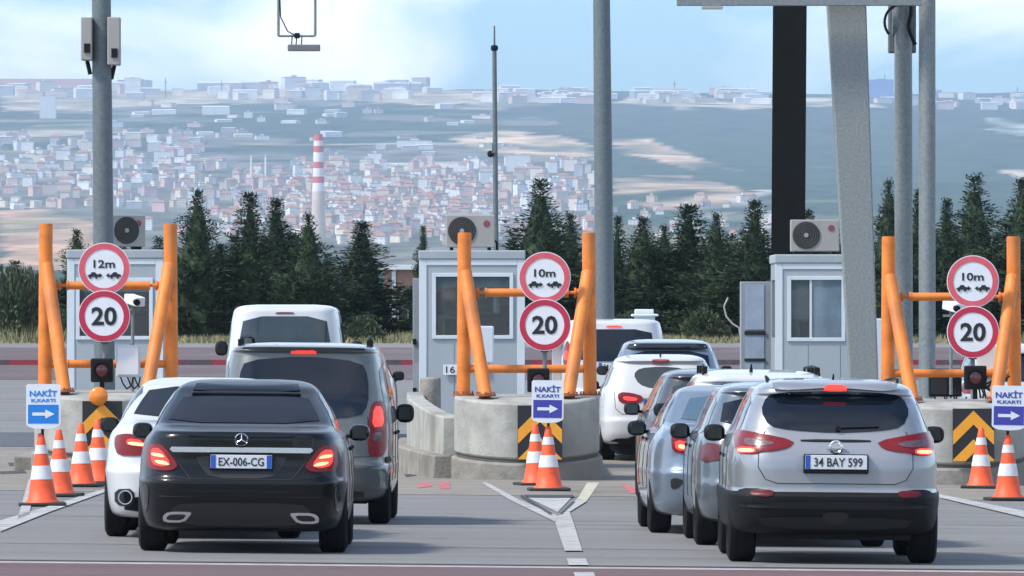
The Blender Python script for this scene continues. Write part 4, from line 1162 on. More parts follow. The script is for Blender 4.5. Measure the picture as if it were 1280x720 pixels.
# ---- booths
def ac(name, label, x, y, z, w=.66, h=.46, yaw=0, facing=1):
    t = thing("air_conditioner", label, "air conditioner", (x, y, z), (0, 0, radians(yaw)))
    MB().box(-w / 2, w / 2, 0, .28, .03, h).build("case", M_ac, t, bevel=.012)
    fx = -w / 2 + h * .46
    b = MB(); disc(b, fx, h / 2 + .02, h * .40, -.012, .0); b.build("fan_grille", M_acblk, t, smooth=40)
    b = MB()
    for k in range(1, 6):
        r_ = h * .40 * k / 6; b.lathe([(r_, -.002), (r_ + .004, -.004), (r_ + .008, -.002), (r_ + .004, 0)], 32, close=True, M=Matrix.Translation((fx, -.014, h / 2 + .02)) @ Matrix.Rotation(pi / 2, 4, 'X'))
    b.build("grille_rings", mat("grille_grey", (.06, .06, .06), .6), t)
    disc(MB(), fx, h / 2 + .02, .03, -.022, -.01, 16).build("hub", M_ac, t)
    disc(MB(), w / 2 - .11, h * .75, .045, -.006, .0, 24).build("badge", mat("badge_red", (.25, .06, .08), .5), t)
    MB().box(-w / 2 + .05, -w / 2 + .1, .02, .26, -.01, .03).box(w / 2 - .1, w / 2 - .05, .02, .26, -.01, .03).build("feet", M_plastic, t)
    b = MB(); b.path([(w / 2 - .04, .2, .15), (w / 2 + .03, .2, .1), (w / 2 + .03, .22, .0)], .016, 6); b.build("pipe", M_plastic, t)
def booth(label, x0, x1, y, top, win, depth=2.3, pane2=None, group="toll booths"):
    w = x1 - x0; g = .24
    t = thing("toll_booth", label, "toll booth", (x0, y, 0), group=group)
    a, b_, c, d = win     # window left, right, bottom, top in booth coordinates
    fr = MB(); y0 = 0.0
    for q in ((0, a, g, top - .12), (b_, w, g, top - .12), (a, b_, g, c), (a, b_, d, top - .12)):
        fr.box(q[0], q[1], y0, .06, q[2], q[3])
    fr.build("front_panel", M_booth, t)
    for xs in (0, w - .05):
        q = MB()
        q.box(xs, xs + .05, .062, depth, g, c).box(xs, xs + .05, .062, depth, d, top - .12).box(xs, xs + .05, .062, .35, c, d).box(xs, xs + .05, depth - .35, depth, c, d)
        sp = q.build("side_panel", M_boothdk, t)
        MB().box(xs + .02, xs + .03, .352, depth - .352, c + .002, d - .002).build("side_pane", M_paneclear, sp)
    q = MB(); q.box(.052, w - .052, depth - .05, depth, g, c).box(.052, w - .052, depth - .05, depth, d, top - .12).box(.052, a, depth - .05, depth, c, d).box(b_, w - .052, depth - .05, depth, c, d)
    rp = q.build("rear_panel", M_boothdk, t)
    MB().box(a + .002, b_ - .002, depth - .03, depth - .02, c + .002, d - .002).build("rear_pane", M_paneclear, rp)
    MB().box(.06, w - .06, .12, .55, c - .16, c - .12).build("desk", M_boothdk, t)
    q = MB(); q.box(a + .12, a + .46, .30, .33, c - .02, c + .22).box(a + .26, a + .32, .33, .38, c - .12, c + .05); q.build("monitor", M_plastic, t, bevel=.006)
    q = MB(); q.box(b_ - .42, b_ - .04, 1.0, 1.08, c - .3, c + .30).box(b_ - .42, b_ - .04, .65, 1.0, c - .38, c - .30); q.build("chair", mat("chair_fabric", (.10, .035, .03), .9), t, bevel=.03)
    MB().box(a, b_, .05, .055, d - .14, d - .002).build("roller_blind", mat("blind_fabric", (.30, .36, .40), .8), t)
    MB().box(.08, .5, depth - .3, depth - .06, c - .1, c + .25).build("shelf_box", mat("shelf_box", (.35, .30, .22), .8), t)
    MB().box(.052, w - .052, .062, depth - .052, g, g + .05).build("floor_panel", M_boothdk, t)
    MB().box(-.02, w + .02, -.03, depth + .03, top - .12, top).build("roof", M_booth, t, bevel=.015)
    MB().box(-.012, .09, -.012, -.001, g, top - .122).box(w - .09, w + .012, -.012, -.001, g, top - .122).box(.092, w - .092, -.012, -.001, top - .20, top - .122).build("corner_trim", M_boothframe, t, bevel=.004)
    f = MB()
    e = .05
    f.box(a - e, a, -.022, .03, c - e, d + e).box(b_, b_ + e, -.022, .03, c - e, d + e).box(a, b_, -.022, .03, c - e, c).box(a, b_, -.022, .03, d, d + e)
    wf = f.build("window_frame", M_boothframe, t, bevel=.004)
    if pane2:
        MB().box(a, pane2, .012, .02, c, d).build("window_pane", M_paneclear, wf)
        MB().box(pane2 + .03, b_, .012, .02, c, d).build("window_pane", M_boothglass_l, wf)
        MB().box(pane2, pane2 + .03, -.005, .03, c, d).build("mullion", M_boothframe, wf)
    else:
        MB().box(a + .001, b_ - .001, .012, .02, c + .001, d - .001).build("window_pane", M_paneclear, wf)
    for k in (.33, .66): MB().box(w * k - .002, w * k + .002, -.002, .0, g, c - .1).build("panel_joint", M_seam, t)
    return t
YB = 130.0
S_ = F / YB
def bz(py): return CH - (py - HY) / S_
booth("grey blue toll booth on the left island with air conditioner turned sideways", gpx(85, YB), gpx(203, YB), YB, bz(312), (.16, 1.10, bz(420), bz(352)))
booth("grey blue toll booth in the middle with a wide dark window", gpx(525, YB), gpx(655, YB), YB, bz(313), ((545 - 525) / S_, (637 - 525) / S_, bz(419), bz(346)))
booth("grey blue toll booth with a half bright window, behind the slanted steel column", gpx(970, YB), gpx(1092, YB), YB, bz(318), ((989 - 970) / S_, (1052 - 970) / S_, bz(422), bz(350)), pane2=(1012 - 970) / S_)
ac("", "air conditioner on the middle booth roof, its fan behind the orange post", gpx(588, YB), YB + .05, bz(312), .66, .47)
ac("", "air conditioner on the right booth roof with fan grille and round badge", gpx(1019, YB), YB + .05, bz(317), .66, .46)
ac("", "air conditioner on the left booth roof, half hidden by the grey pole", gpx(161, YB), YB + .1, bz(311), .5, .46, yaw=28)
# extra things inside or beside the booths
t = thing("wall_panel_cabinet", "tall grey cabinet with two blue panels left of the right booth", "cabinet", (gpx(926, 133), 133, 0))
wc = (957 - 926) * 133 / F; sc_ = F / 133
MB().box(0, wc + .6, 0, .5, .2, CH + 48 / sc_).build("case", M_boothdk, t, bevel=.01)
for z0, z1 in ((412, 356), (448, 417), (470, 452)):
    MB().box(.06, wc - .02, -.01, -.001, CH - (z0 - HY) / sc_, CH - (z1 - HY) / sc_).build("blue_panel", mat("cabinet_blue", (.33, .40, .50), .5), t)
MB().box(.05, wc, -.02, -.011, CH - 16 / sc_ - .03, CH - 14 / sc_).box(.05, wc, -.02, -.011, CH - 50 / sc_ - .02, CH - 48 / sc_).build("dark_slot", M_ink, t)
t = thing("service_cabinet", "narrow dark grey cabinet hugging the left side of the middle booth", "cabinet", (gpx(516, 133), 133, 0))
MB().box(0, .13, 0, .6, .2, CH + 52 / sc_).build("case", M_boothdk, t, bevel=.01)
MB().box(.02, .11, -.008, -.001, .5, 1.4).build("door", M_booth, t)
for k, z in enumerate((1.66, .98)): MB().box(.0, .05, -.02, -.009, z, z + .08).build("hinge", M_plastic, t)
o = MB().box(-.2, .2, 0, .3, 0, 1.3).build("white_cabinet", M_boothframe, bevel=.015, loc=(gpx(1093, 128), 128, .72)); tag(o, "white cabinet between the slanted steel column and the right guard", "cabinet")
for dx_ in (560, 598): pass
t = thing("notice", "small pale notice with dark 16 on the middle booth, left of the guard post", "notice", (gpx(563, 129.9), 129.96, bz(462)))
MB().box(-.10, .10, 0, .012, -.07, .07).build("card", M_signwhite, t); text("notice_lettering", "16", .12, .09, M_ink, t, (0, -.003, 0))
t2 = thing("notice", "small pale notice with dark 16 on the middle booth, between the guard legs", "notice", (gpx(600, 129.9), 129.96, bz(460)))
MB().box(-.10, .10, 0, .012, -.07, .07).build("card", M_signwhite, t2); text("notice_lettering", "16", .12, .09, M_ink, t2, (0, -.003, 0))
o = MB().box(-.10, .10, 0, .1, 0, .5).build("ticket_machine", M_signwhite, bevel=.02, loc=(gpx(608, 128), 128.6, 1.42)); tag(o, "small white box in front of the middle booth window", "ticket machine")

# ---- cones and their arrow signs
def cone_make():
    t = thing("traffic_cone", "orange", "traffic cone", group="orange and white traffic cones")
    Hc = .74
    MB().slab([(-.24, -.24), (.24, -.24), (.24, .24), (-.24, .24)], 0, .035).build("base", M_coneb, t, bevel=.012)
    R_ = lambda z: .155 - (.155 - .030) * (z - .035) / (Hc - .035)
    b = MB(); b.lathe([(.175, .035), (.17, .05), (R_(.06), .062)] + [(R_(z), z) for z in (.2, .35, .5, .65, Hc - .01)] + [(.022, Hc), (.001, Hc)], 36)
    b.build("cone_body", M_cone, t, smooth=50)
    for z0, z1 in ((.27, .41), (.53, .62)):
        MB().lathe([(R_(z0) - .002, z0), (R_(z0) + .004, z0 + .001), (R_(z1) + .004, z1 - .001), (R_(z1) - .002, z1)], 36).build("white_band", M_conew, t, smooth=50)
    return t
proto = cone_make()
CONES = [((53, 633), "orange and white traffic cone carrying the blue arrow sign at far left", 1.03, 4), ((75, 621), "traffic cone just behind the left sign cone, far left", 1.0, -7),
         ((102, 609), "traffic cone left of the white saloon, left one of a pair on one spot", 1.0, 10), ((123, 606), "traffic cone touching the white saloon, under the left hazard panel", 1.05, -20),
         ((686, 614), "traffic cone carrying the arrow sign in front of the middle block", 1.02, 3), ((670, 607), "traffic cone tucked behind the middle sign cone", 1.0, 12),
         ((1226, 611), "traffic cone in front of the right hazard panel", 1.0, -5), ((1260, 626), "traffic cone carrying the arrow sign at far right", 1.02, 8)]
cones = []
for i, (p, lab, sc, yw) in enumerate(CONES):
    o = proto if i == 0 else copy_tree(proto)
    o.location = ground(*p); o.location.z += .006; o.rotation_euler = (RND.uniform(-.02, .02), RND.uniform(-.02, .02), radians(yw)); o.scale = (sc,) * 3
    o['label'] = lab; cones.append(o)
def arrow_sign(cone, px, py, w, h, blue, label, lean=0):
    D = cone.location.y - .02
    x, z = gpx(px, D), CH - (py - HY) * D / F
    t = thing("arrow_sign", label, "arrow sign", (x, D - .05, z), (0, radians(lean), 0), group="cash lane arrow signs on cones")
    k = .14
    pl = [(-w / 2, -h * .40), (-w / 2 + .02, -h * .44), (-w * .3, -h * .485), (0, -h * .5), (w * .3, -h * .485), (w / 2 - .02, -h * .44), (w / 2, -h * .40), (w / 2, h * .47), (w / 2 - .02, h / 2), (-w / 2 + .02, h / 2), (-w / 2, h * .47)]
    p = MB().prism(pl, 0, .015).build("panel", M_signwhite, t)
    MB().prism([(-w / 2 + .02, -h * .38), (w / 2 - .02, -h * .38), (w / 2 - .02, h * .04), (-w / 2 + .02, h * .04)], -.003, .001).build("blue_field", blue, p)
    zc = -h * .17
    MB().prism([(-w * .32, zc - h * .035), (w * .06, zc - h * .035), (w * .06, zc - h * .10), (w * .33, zc), (w * .06, zc + h * .10), (w * .06, zc + h * .035), (-w * .32, zc + h * .035)], -.0055, -.002).build("arrow", M_signwhite, p)
    text("sign_lettering", "NAKİT", w * .80, h * .17, blue, p, (0, -.002, h * .31), bold=.03)
    text("sign_lettering", "K.KARTI", w * .70, h * .075, blue, p, (0, -.002, h * .135), bold=.03)
    MB().tube((0, .03, h * .4), (cone.location.x - x, .06, cone.location.z + .66 - z), .016, n=10).build("rod", M_plastic, t, smooth=40)
arrow_sign(cones[0], 54.5, 508, .36, .47, M_signblue, "NAKIT cash lane sign with bright blue arrow field on the far left cone")
arrow_sign(cones[4], 684.5, 502, .375, .50, M_signviolet, "NAKIT cash lane sign with dark blue arrow field on the middle cone", .5)
arrow_sign(cones[7], 1261, 510, .385, .51, M_signviolet, "NAKIT cash lane sign with dark blue arrow field at far right", 1)

# ---- poles, columns, gantry
def tapered(name, label, px0, px1, py0, py1, w0, w1, D, m, cat="pole", n=24, base=0.0, parts=None, top=None):
    """round pole from its foot (px0,py0,w0) to (px1,py1,w1), widths in photo pixels"""
    s_ = F / D
    z1 = CH - (py1 - HY) / s_
    t = thing(name, label, cat, (gpx(px0, D), D, base))
    MB().tube((0, 0, 0), ((px1 - px0) / s_, 0, z1 - base), w0 / s_ / 2, w1 / s_ / 2, n=n).build("shaft", m, t, smooth=40)
    MB().box(-w0 / s_ * .9, w0 / s_ * .9, -w0 / s_ * .9, w0 / s_ * .9, 0, .03).build("base_plate", m, t)
    return t, s_
t, s_ = tapered("steel_pole", "thick grey steel pole on the left carrying two antenna boxes", 131.5, 124, 640, -330, 27, 22, 126.5, M_galvpole, base=.2)
for sg, xx, w_, ya, yb in ((-1, 109, 14, 22, 76), (1, 143, 16, 22, 82)):
    z0, z1 = CH - (yb - HY) / s_, CH - (ya - HY) / s_
    q = MB().box(gpx(xx, 126.5) - w_ / s_ / 2, gpx(xx, 126.5) + w_ / s_ / 2, 126.25, 126.6, z0, z1)
    for v in q.v: v.x -= t.location.x; v.y -= 126.5; v.z -= t.location.z
    o = q.build("antenna_box", M_ac, t, bevel=.015)
    x_ = gpx(xx, 126.5) - t.location.x
    MB().box(x_ - .03, x_ + .05, -.27, -.24, z0 + .1 - .2, z0 + .22 - .2).build("connector", M_plastic, o)
    MB().tube((x_, 0, z0 - .2), (x_ + sg * -.04, 0, z0 - .38), .028, n=8).build("cable_entry", M_plastic, o)
MB().tube((gpx(109, 126.5) - t.location.x, 0, 6.1), (gpx(109, 126.5) - t.location.x, 0, 7.4), .012, n=6).build("cable", M_plastic, t)
tapered("steel_pole", "tall smooth grey pole rising behind the middle guard", 757, 749, 440, -300, 25, 19, 172, M_galvpole, base=.4)
t, s_ = tapered("thin_mast", "thin grey mast with a small camera, behind the middle booth", 622, 618, 500, 62, 8, 5.5, 150, M_galvpole, base=.05, cat="mast")
MB().tube((-.05, 0, 6.18), (-.05, 0, 6.55), .018, .012, n=8).build("rod", M_galvpole, t)
MB().lathe([(.001, -.05), (.05, -.04), (.06, 0), (.05, .04), (.001, .05)], 16, M=Matrix.Translation((-.05, 0, 6.2))).build("clamp", M_plastic, t, smooth=50)
o = MB().box(-.09, -.02, -.06, .06, 4.55, 4.72).build("camera_housing", M_galvpole, t, bevel=.01)
MB().lathe([(.001, -.06), (.045, -.04), (.055, 0), (.04, .04), (.001, .05)], 16, M=Matrix.Translation((-.11, 0, 4.55))).build("camera_dome", M_plastic, o, smooth=50)
# two slim poles on the right
t, s_ = tapered("steel_pole", "slim galvanised pole with cable drum, left one of the pair on the right", 1130, 1129, 640, -20, 23, 22, 127, M_galv, base=.1)
x_ = -(1130 - 1127) / s_
b = MB().box(x_ - .17, x_ + .20, .12, .26, 2 + (400 - 66) / s_ - .1, 2 + (400 + 6) / s_ - .1); b.build("backing_box", M_galvpole, t, bevel=.02)
b = MB(); zc = 2 + (400 - 28) / s_ - .1
pts = [(x_ - .02 + .21 * cos(radians(a)), -.14, zc + .23 * sin(radians(a))) for a in range(80, 235, 12)]; b.path(pts, .018, 8)
pts = [(x_ + .10 + .02 * sin(k * .8) + (.10 if k > 5 else 0) * (k - 5) / 4, -.16, zc + .34 - k * .08) for k in range(9)]; b.path(pts, .026, 8)
b.build("cable_loop", M_plastic, t, smooth=40)
MB().tube((x_ - .12, .06, zc), (x_ + .14, .06, zc), .17, n=28).build("cable_drum", M_galv, t, smooth=40)
tapered("steel_pole", "slim galvanised pole, right one of the pair behind the right guard", 1159, 1159, 640, -260, 21, 21, 126, M_galv, base=.1)
# slanted galvanised column and the dark column
D = 126.0; s_ = F / D
t = thing("slanted_column", "broad galvanised steel column that narrows and slants down in front of the right booth", "column", (gpx(1079, D), D, .1))
zt = CH + (HY + 150) / s_ - .1; zb = 0
def colx(py): return lerp([(-150, 1033.5 - 9), (0, 1034), (470, 1062), (640, 1072)], py), lerp([(-150, 1083 - 5), (0, 1083), (470, 1098), (640, 1103.5)], py)
b = MB(); vs = []
ring = [(640, 0.0), (470, (640 - 470) / s_), (235, (640 - 235) / s_), (0, 640 / s_), (-150, 790 / s_)]
for py, _ in ring:
    xl, xr = colx(py); z = CH - (py - HY) / s_ - .1; dp = (xr - xl) / s_ * .9
    for x_, y_ in ((xl, 0), (xr, 0), (xr, dp), (xl, dp)): vs.append((gpx(x_, D) - t.location.x, y_, max(0, z)))
fs = [(3, 2, 1, 0), (16, 17, 18, 19)]
for i in range(4):
    for j in range(4): fs.append((i * 4 + j, i * 4 + (j + 1) % 4, i * 4 + 4 + (j + 1) % 4, i * 4 + 4 + j))
M_spangle = mat("spangled_galvanised_steel", (.23, .255, .255), .6, .2, var=.35, scale=30, dirt=.10, bump=.001, col2=(.185, .205, .205))
b.add(vs, fs).build("shaft", M_spangle, t, bevel=.02)
MB().box(-.35, .35, -.15, .6, -.02, .03).build("base_plate", M_spangle, t)
D2 = 133.6; s2 = F / D2
t = thing("dark_column", "dark steel column rising behind the right booth", "column", (gpx(984, D2), D2, .05))
b = MB(); xw = 20.5 / s2
z1 = CH + (HY + 60) / s2 - .1
for x0, x1, y0, y1 in ((-xw, xw, 0, .03), (-xw, xw, .47, .5), (-.015, .015, .031, .469)):
    b.add([(x0, y0, 0), (x1, y0, 0), (x1, y1, 0), (x0, y1, 0)] + [(x0 + .05, y0, z1), (x1 + .05, y0, z1), (x1 + .05, y1, z1), (x0 + .05, y1, z1)], [(3, 2, 1, 0), (4, 5, 6, 7), (0, 1, 5, 4), (1, 2, 6, 5), (2, 3, 7, 6), (3, 0, 4, 7)])
b.build("shaft", M_dark_steel, t)
MB().box(-.35, .35, -.1, .6, .0, .03).build("base_plate", M_dark_steel, t)
t = thing("overhead_beam", "grey overhead gantry beam along the top right edge with a small box under it", "gantry", (gpx(846, 125.6), 125.6, CH + (HY - 7) / (F / 125.6)))
Lb = (1152 - 846) * 125.6 / F
MB().box(0, Lb, 0, .12, 0, .10).box(0, Lb, .0, .12, .30, .38).build("chord", M_galv, t, bevel=.008)
b = MB()
for k in range(7): b.tube((Lb * k / 7, .06, .10), (Lb * (k + 1) / 7, .06, .30), .02, n=8)
b.build("lattice", M_galv, t)
MB().box(.33, .60, -.03, .13, -.045, -.002).build("junction_box", M_ac, t, bevel=.006)
# hanging reader frame
D = 127.0; s_ = F / D
t = thing("hanging_reader_frame", "thin hanging frame with a dark flat reader bar below it, top left of centre", "antenna frame", (gpx(371, D), D, CH + (HY - 45) / s_))
w2 = 23 / s_
for sg in (-1, 1): MB().tube((sg * w2, 0, 0), (sg * w2, 0, 1.6), .019, n=10).build("drop_tube", M_galv, t, smooth=40)
MB().tube((-w2, 0, 0), (w2, 0, 0), .016, n=10).build("cross_tube", M_galv, t, smooth=40)
b = MB()
for x_ in (-.06, 0.0, .07): b.tube((x_, 0, 0), (x_ - .01, 0, -.12), .009, n=6)
b.build("hanger", M_plastic, t)
MB().box(-.12, .31, -.10, .10, -.20, -.115).build("reader_bar", mat("reader_grey", (.16, .17, .175), .5), t, bevel=.01)
b = MB(); b.path([(-w2 + .02, -.02, .5), (-w2 + .03, -.02, .25), (-.12, -.02, .06), (0, -.02, .0)], .009, 6); b.box(-.03, .04, -.04, .04, -.03, .04); b.build("cable", M_plastic, t)
t2 = thing("gantry_beam", "horizontal steel beam above the lanes that the reader frame hangs from", "gantry", (gpx(122, D), D + .0, CH + (HY + 100) / s_))
MB().box(0, gpx(420, D) - gpx(122, D), -.1, .1, 0, .25).build("beam", M_galv, t2)

# ------------------------------------------------------------------ trees, bushes, grass
def leafclump(mb, p, d, ln, n, wd, rnd, droop=.15):
    """needle sprays: narrow leaf-shaped faces fanned along direction d"""
    for _ in range(n):
        v = (d + Vector((rnd.gauss(0, .45), rnd.gauss(0, .45), rnd.gauss(0, .35)))).normalized()
        q = p + Vector((rnd.gauss(0, .05), rnd.gauss(0, .05), rnd.gauss(0, .04)))
        L_ = ln * rnd.uniform(.6, 1.3)
        s_ = v.cross(Vector((rnd.gauss(0, 1), rnd.gauss(0, 1), rnd.gauss(0, 1)))).normalized() * wd * rnd.uniform(.6, 1.3)
        e = q + v * L_; m_ = q + v * L_ * .45
        b = len(mb.v)
        mb.v += [q, m_ + s_, e, m_ - s_]; mb.f.append([b, b + 1, b + 2, b + 3]); mb.m.append(0)

def conifer_mesh(seed, h=5.0, r=1.0, cyp=0.0, density=1.0, low=.04, up=.25):
    rnd = random.Random(seed); mb = MB(); limbs = MB()
    z = h * low; wh = 0
    while z < h * .985:
        t = z / h
        rad = r * ((1 - t) ** (1.0 if not cyp else .6)) * (1 if t > .12 else .75 + t * 2) * (1 + .25 * sin(seed + t * 17) * (1 - cyp))
        k = max(3, int((7 + 9 * (1 - t)) * density))
        a0 = rnd.uniform(0, 6.28)
        for i in range(k):
            a = a0 + 6.283 * i / k + rnd.uniform(-.4, .4)
            L_ = rad * rnd.uniform(.6, 1.15) * (1.25 + .75 * noise.noise(Vector((cos(a) * 1.3, sin(a) * 1.3, z * 1.6 + seed)))) * (1.3 if rnd.random() < .12 else 1)
            elev = (up * .8 + .45 * t if not cyp else 1.0) + rnd.uniform(-.2, .2)
            d = Vector((cos(a) * cos(elev), sin(a) * cos(elev), sin(elev)))
            p0 = Vector((0, 0, z)); n_ = max(2, int(L_ / .085))
            if rnd.random() < .35: limbs.tube(p0, p0 + d * L_ * .8, .018 * (1.3 - t), .006, 5)
            for j in range(n_):
                u = (j + .7) / n_
                pt = p0 + d * L_ * u + Vector((0, 0, -.10 * L_ * u * u + .05 * sin(j + i)))
                leafclump(mb, pt, d, .17 * (.45 + .55 * (1 - t)), 5 if u > .4 else 2, .024 * (.6 + .4 * (1 - t)), rnd)
        z += h * .018 * (1 + rnd.random()) * (1.1 - .4 * t) / max(.7, density)
    for j in range(14): leafclump(mb, Vector((0, 0, h * (.95 + .05 * j / 14))), Vector((0, 0, 1)), .12, 5, .018, rnd)
    # ragged dark inner crown so that the middle is dense
    vs, fs = [], []; nr, nh = 12, 18
    for i in range(nh + 1):
        t = low + (.90 - low) * i / nh
        for j in range(nr):
            a = 6.283 * j / nr
            q = r * (1 - t) ** .9 * (.58 + .24 * noise.noise(Vector((cos(a) * 2, sin(a) * 2, t * 9 + seed))))
            vs.append((q * cos(a), q * sin(a), t * h))
    for i in range(nh):
        for j in range(nr): fs.append((i * nr + j, i * nr + (j + 1) % nr, (i + 1) * nr + (j + 1) % nr, (i + 1) * nr + j))
    mb.add(vs, fs)
    return mb.mesh("crown", M_foliage), limbs

def trunk_mesh(h, limbs):
    b = MB(); b.tube((0, 0, -.1), (0.03, 0, h * .5), .09, .055, 9); b.tube((.03, 0, h * .5), (0, .0, h * .93), .055, .012, 8)
    if limbs: b.v_off = 0; b.add(limbs.v, limbs.f)
    return b.mesh("trunk", M_trunk, 50)
protos = []
for sd, r_, cy_, dn, up in ((3, .95, 0, 1.0, .22), (8, 1.15, 0, 1.05, .42), (15, .8, 0, 1.15, .30), (21, .55, 1.0, 1.0, .9), (33, 1.3, 0, .95, .05)):
    cm, lb = conifer_mesh(sd, 5.0, r_, cy_, dn, up=up); protos.append((cm, trunk_mesh(5.0, lb), r_))
GRP = "dark conifers along the far verge"
TREES = [  # x, top y, half width px, proto, label
    (245, 238, 38, 1, "dark conifer just right of the left orange guard"), (310, 243, 26, 3, "spire shaped dark conifer with a solid pointed top, second of the left row"),
    (345, 250, 34, 2, "feathery dark conifer between the spire tree and the striped chimney"), (385, 268, 34, 1, "dark conifer with forked top below the striped chimney"),
    (452, 278, 40, 2, "neat pointed conifer standing between the chimney and the middle booth"), (526, 284, 14, 2, "thin ragged conifer top just left of the middle booth"),
    (674, 226, 50, 0, "broad layered conifer whose top stands over the middle distance sign"), (712, 268, 32, 1, "ragged leaning conifer just left of the tall smooth pole"),
    (769, 272, 13, 3, "thin cypress spike right of the tall smooth pole"), (805, 272, 42, 1, "rounded greyish conifer right of the thin cypress spike"),
    (858, 258, 34, 3, "dark conifer with finger like top left of the dark steel column, taller of two"), (893, 268, 34, 1, "bushy conifer right of the finger topped one"), (943, 252, 34, 2, "slender conifer just left of the dark steel column"),
    (1008, 264, 40, 0, "dark conifer seen between the dark and the slanted columns"), (1110, 226, 30, 1, "dark conifer between the slanted column and the slim poles"), (1145, 240, 30, 2, "dark conifer hidden mostly behind the two slim poles"),
    (1182, 250, 24, 2, "small conifer just right of the slim poles"), (1218, 220, 44, 0, "tall layered conifer above the right distance sign"), (1276, 224, 44, 1, "tall conifer at the right picture edge"),
    (1320, 226, 44, 2, "conifer just outside the right picture edge"), (98, 288, 32, 1, "conifer behind the left booth and grey pole"), (150, 300, 34, 0, "low conifer behind the left booth roof")]
for i, (px, ty, hw, pi_, lab) in enumerate(TREES):
    D = 298 + RND.uniform(-7, 9) + (i % 3) * 3
    s_ = F / D; x = gpx(px, D); z0 = gz(x, D) - .05
    H_ = CH - (ty - HY) / s_ - z0; cm, tm, r_ = protos[pi_]
    t = thing("conifer_tree", lab, "tree", (x, D, z0), (RND.uniform(-.02, .02), RND.uniform(-.03, .03), RND.uniform(0, 6.28)), GRP)
    for nm, me in (("crown", cm), ("trunk", tm)):
        o = bpy.data.objects.new(nm, me); COL.objects.link(o); o.parent = t
        o.scale = (1.75 * hw / s_ / r_, 1.75 * hw / s_ / r_, H_ / 5.0)
# lower fill behind: shorter conifers closing the row
FILL = [(200, 300), (218, 285), (275, 275), (292, 300), (330, 290), (365, 285), (410, 318), (425, 335), (600, 325), (640, 290), (695, 290), (735, 300), (790, 300), (830, 285), (875, 290), (915, 285), (965, 290), (1040, 280), (1080, 285), (1128, 275), (1165, 285), (1200, 270), (1246, 262), (1262, 270), (20, 320), (50, 330), (125, 318), (175, 310)]
for i, (px, ty) in enumerate(FILL):
    ty += RND.uniform(-6, 34); D = 312 + RND.uniform(-4, 8); s_ = F / D; x = gpx(px, D); z0 = gz(x, D) - .05
    H_ = CH - (ty - HY) / s_ - z0; cm, tm, r_ = protos[i % 3]
    t = thing("conifer_tree", "shorter dark conifer filling the back of the roadside tree row", "tree", (x, D, z0), (0, 0, RND.uniform(0, 6.28)), "shorter conifers filling the back of the row")
    hw = RND.uniform(52, 70)
    for nm, me in (("crown", cm), ("trunk", tm)):
        o = bpy.data.objects.new(nm, me); COL.objects.link(o); o.parent = t
        o.scale = (hw / s_ / r_, hw / s_ / r_, H_ / 5.0)
def bush_mesh(seed, m):
    rnd = random.Random(seed); mb = MB()
    for _ in range(420):
        a, e = rnd.uniform(0, 6.28), math.asin(rnd.uniform(-.2, 1)); q = rnd.uniform(.55, 1.0) * (1 + .22 * noise.noise(Vector((cos(a) * 2, sin(a) * 2, e * 2 + seed))))
        d = Vector((cos(a) * cos(e), sin(a) * cos(e), sin(e)))
        leafclump(mb, Vector((d.x * q, d.y * q, .25 + d.z * q * .85)), d, .14, 7, .04, rnd)
    return mb.mesh("crown", m)
bm_ = [bush_mesh(1, M_foliage2), bush_mesh(2, M_foliage2)]
for i, (px, ty, hw, D, lab) in enumerate([(8, 326, 34, 288, "grey green bush at the left picture edge"), (42, 336, 26, 290, "smaller grey green bush beside the one at the left edge"), (-30, 330, 30, 290, "grey green bush just outside the left picture edge"),
                                     (455, 395, 26, 284, "low bush at the foot of the pointed conifer"), (90, 380, 18, 286, "low bush behind the left guard"), (880, 385, 30, 292, "low bush under the finger topped conifer"), (790, 385, 26, 292, "low bush behind the white minibus roof")]):
    s_ = F / D; x = gpx(px, D); z0 = gz(x, D) - .1; H_ = CH - (ty - HY) / s_ - z0
    t = thing("bush", lab, "bush", (x, D, z0), (0, 0, RND.uniform(0, 6)))
    o = bpy.data.objects.new("crown", bm_[i % 2]); COL.objects.link(o); o.parent = t; o.scale = (hw / s_, hw / s_, H_ / 1.2)
    o = MB().tube((0, 0, -.1), (0, 0, .4), .04, .02, 7).build("trunk", M_trunk, t)
# bare pale branch hanging at the tree left of the right booth
b = MB(); D = 286
for k in range(3):
    P = [(gpx(912 + 3 * k, D), D, CH - (py - HY) * D / F) for py in (360 + 4 * k,)]
pts = [(910, 372), (905, 383), (908, 396), (916, 405), (924, 410)]
b.path([(gpx(a, D), D, CH - (c_ - HY) * D / F) for a, c_ in pts], .03, 6)
b.path([(gpx(a, D), D, CH - (c_ - HY) * D / F) for a, c_ in [(924, 410), (926, 424), (925, 436)]], .03, 6)
tag(b.build("bare_branch", mat("dead_wood", (.38, .36, .33), .9), smooth=40), "bare pale bent sapling left of the right booth cabinet", "sapling")

# grass: tufts of blades on the verge
rnd = random.Random(5); mb = MB()
for _ in range(26000):
    D = rnd.uniform(281, 330) if rnd.random() < .8 else rnd.uniform(281, 290)
    x = rnd.uniform(-18, 19); z = gz(x, D)
    hgt = rnd.uniform(.08, .26) * (2.0 if x < -11 else 1.0) * (1 + .6 * noise.noise(Vector((x * .5, D * .2, 0))))
    a = rnd.uniform(0, 3.14); w_ = rnd.uniform(.012, .03); lx, ly = rnd.gauss(0, .08), rnd.gauss(0, .08)
    b0 = len(mb.v)
    mb.v += [Vector((x - w_ * cos(a), D - w_ * sin(a), z)), Vector((x + w_ * cos(a), D + w_ * sin(a), z)), Vector((x + lx, D + ly, z + hgt))]
    mb.f.append([b0, b0 + 1, b0 + 2]); mb.m.append(0)
kind(mb.build("verge_grass", M_grass), 'stuff')

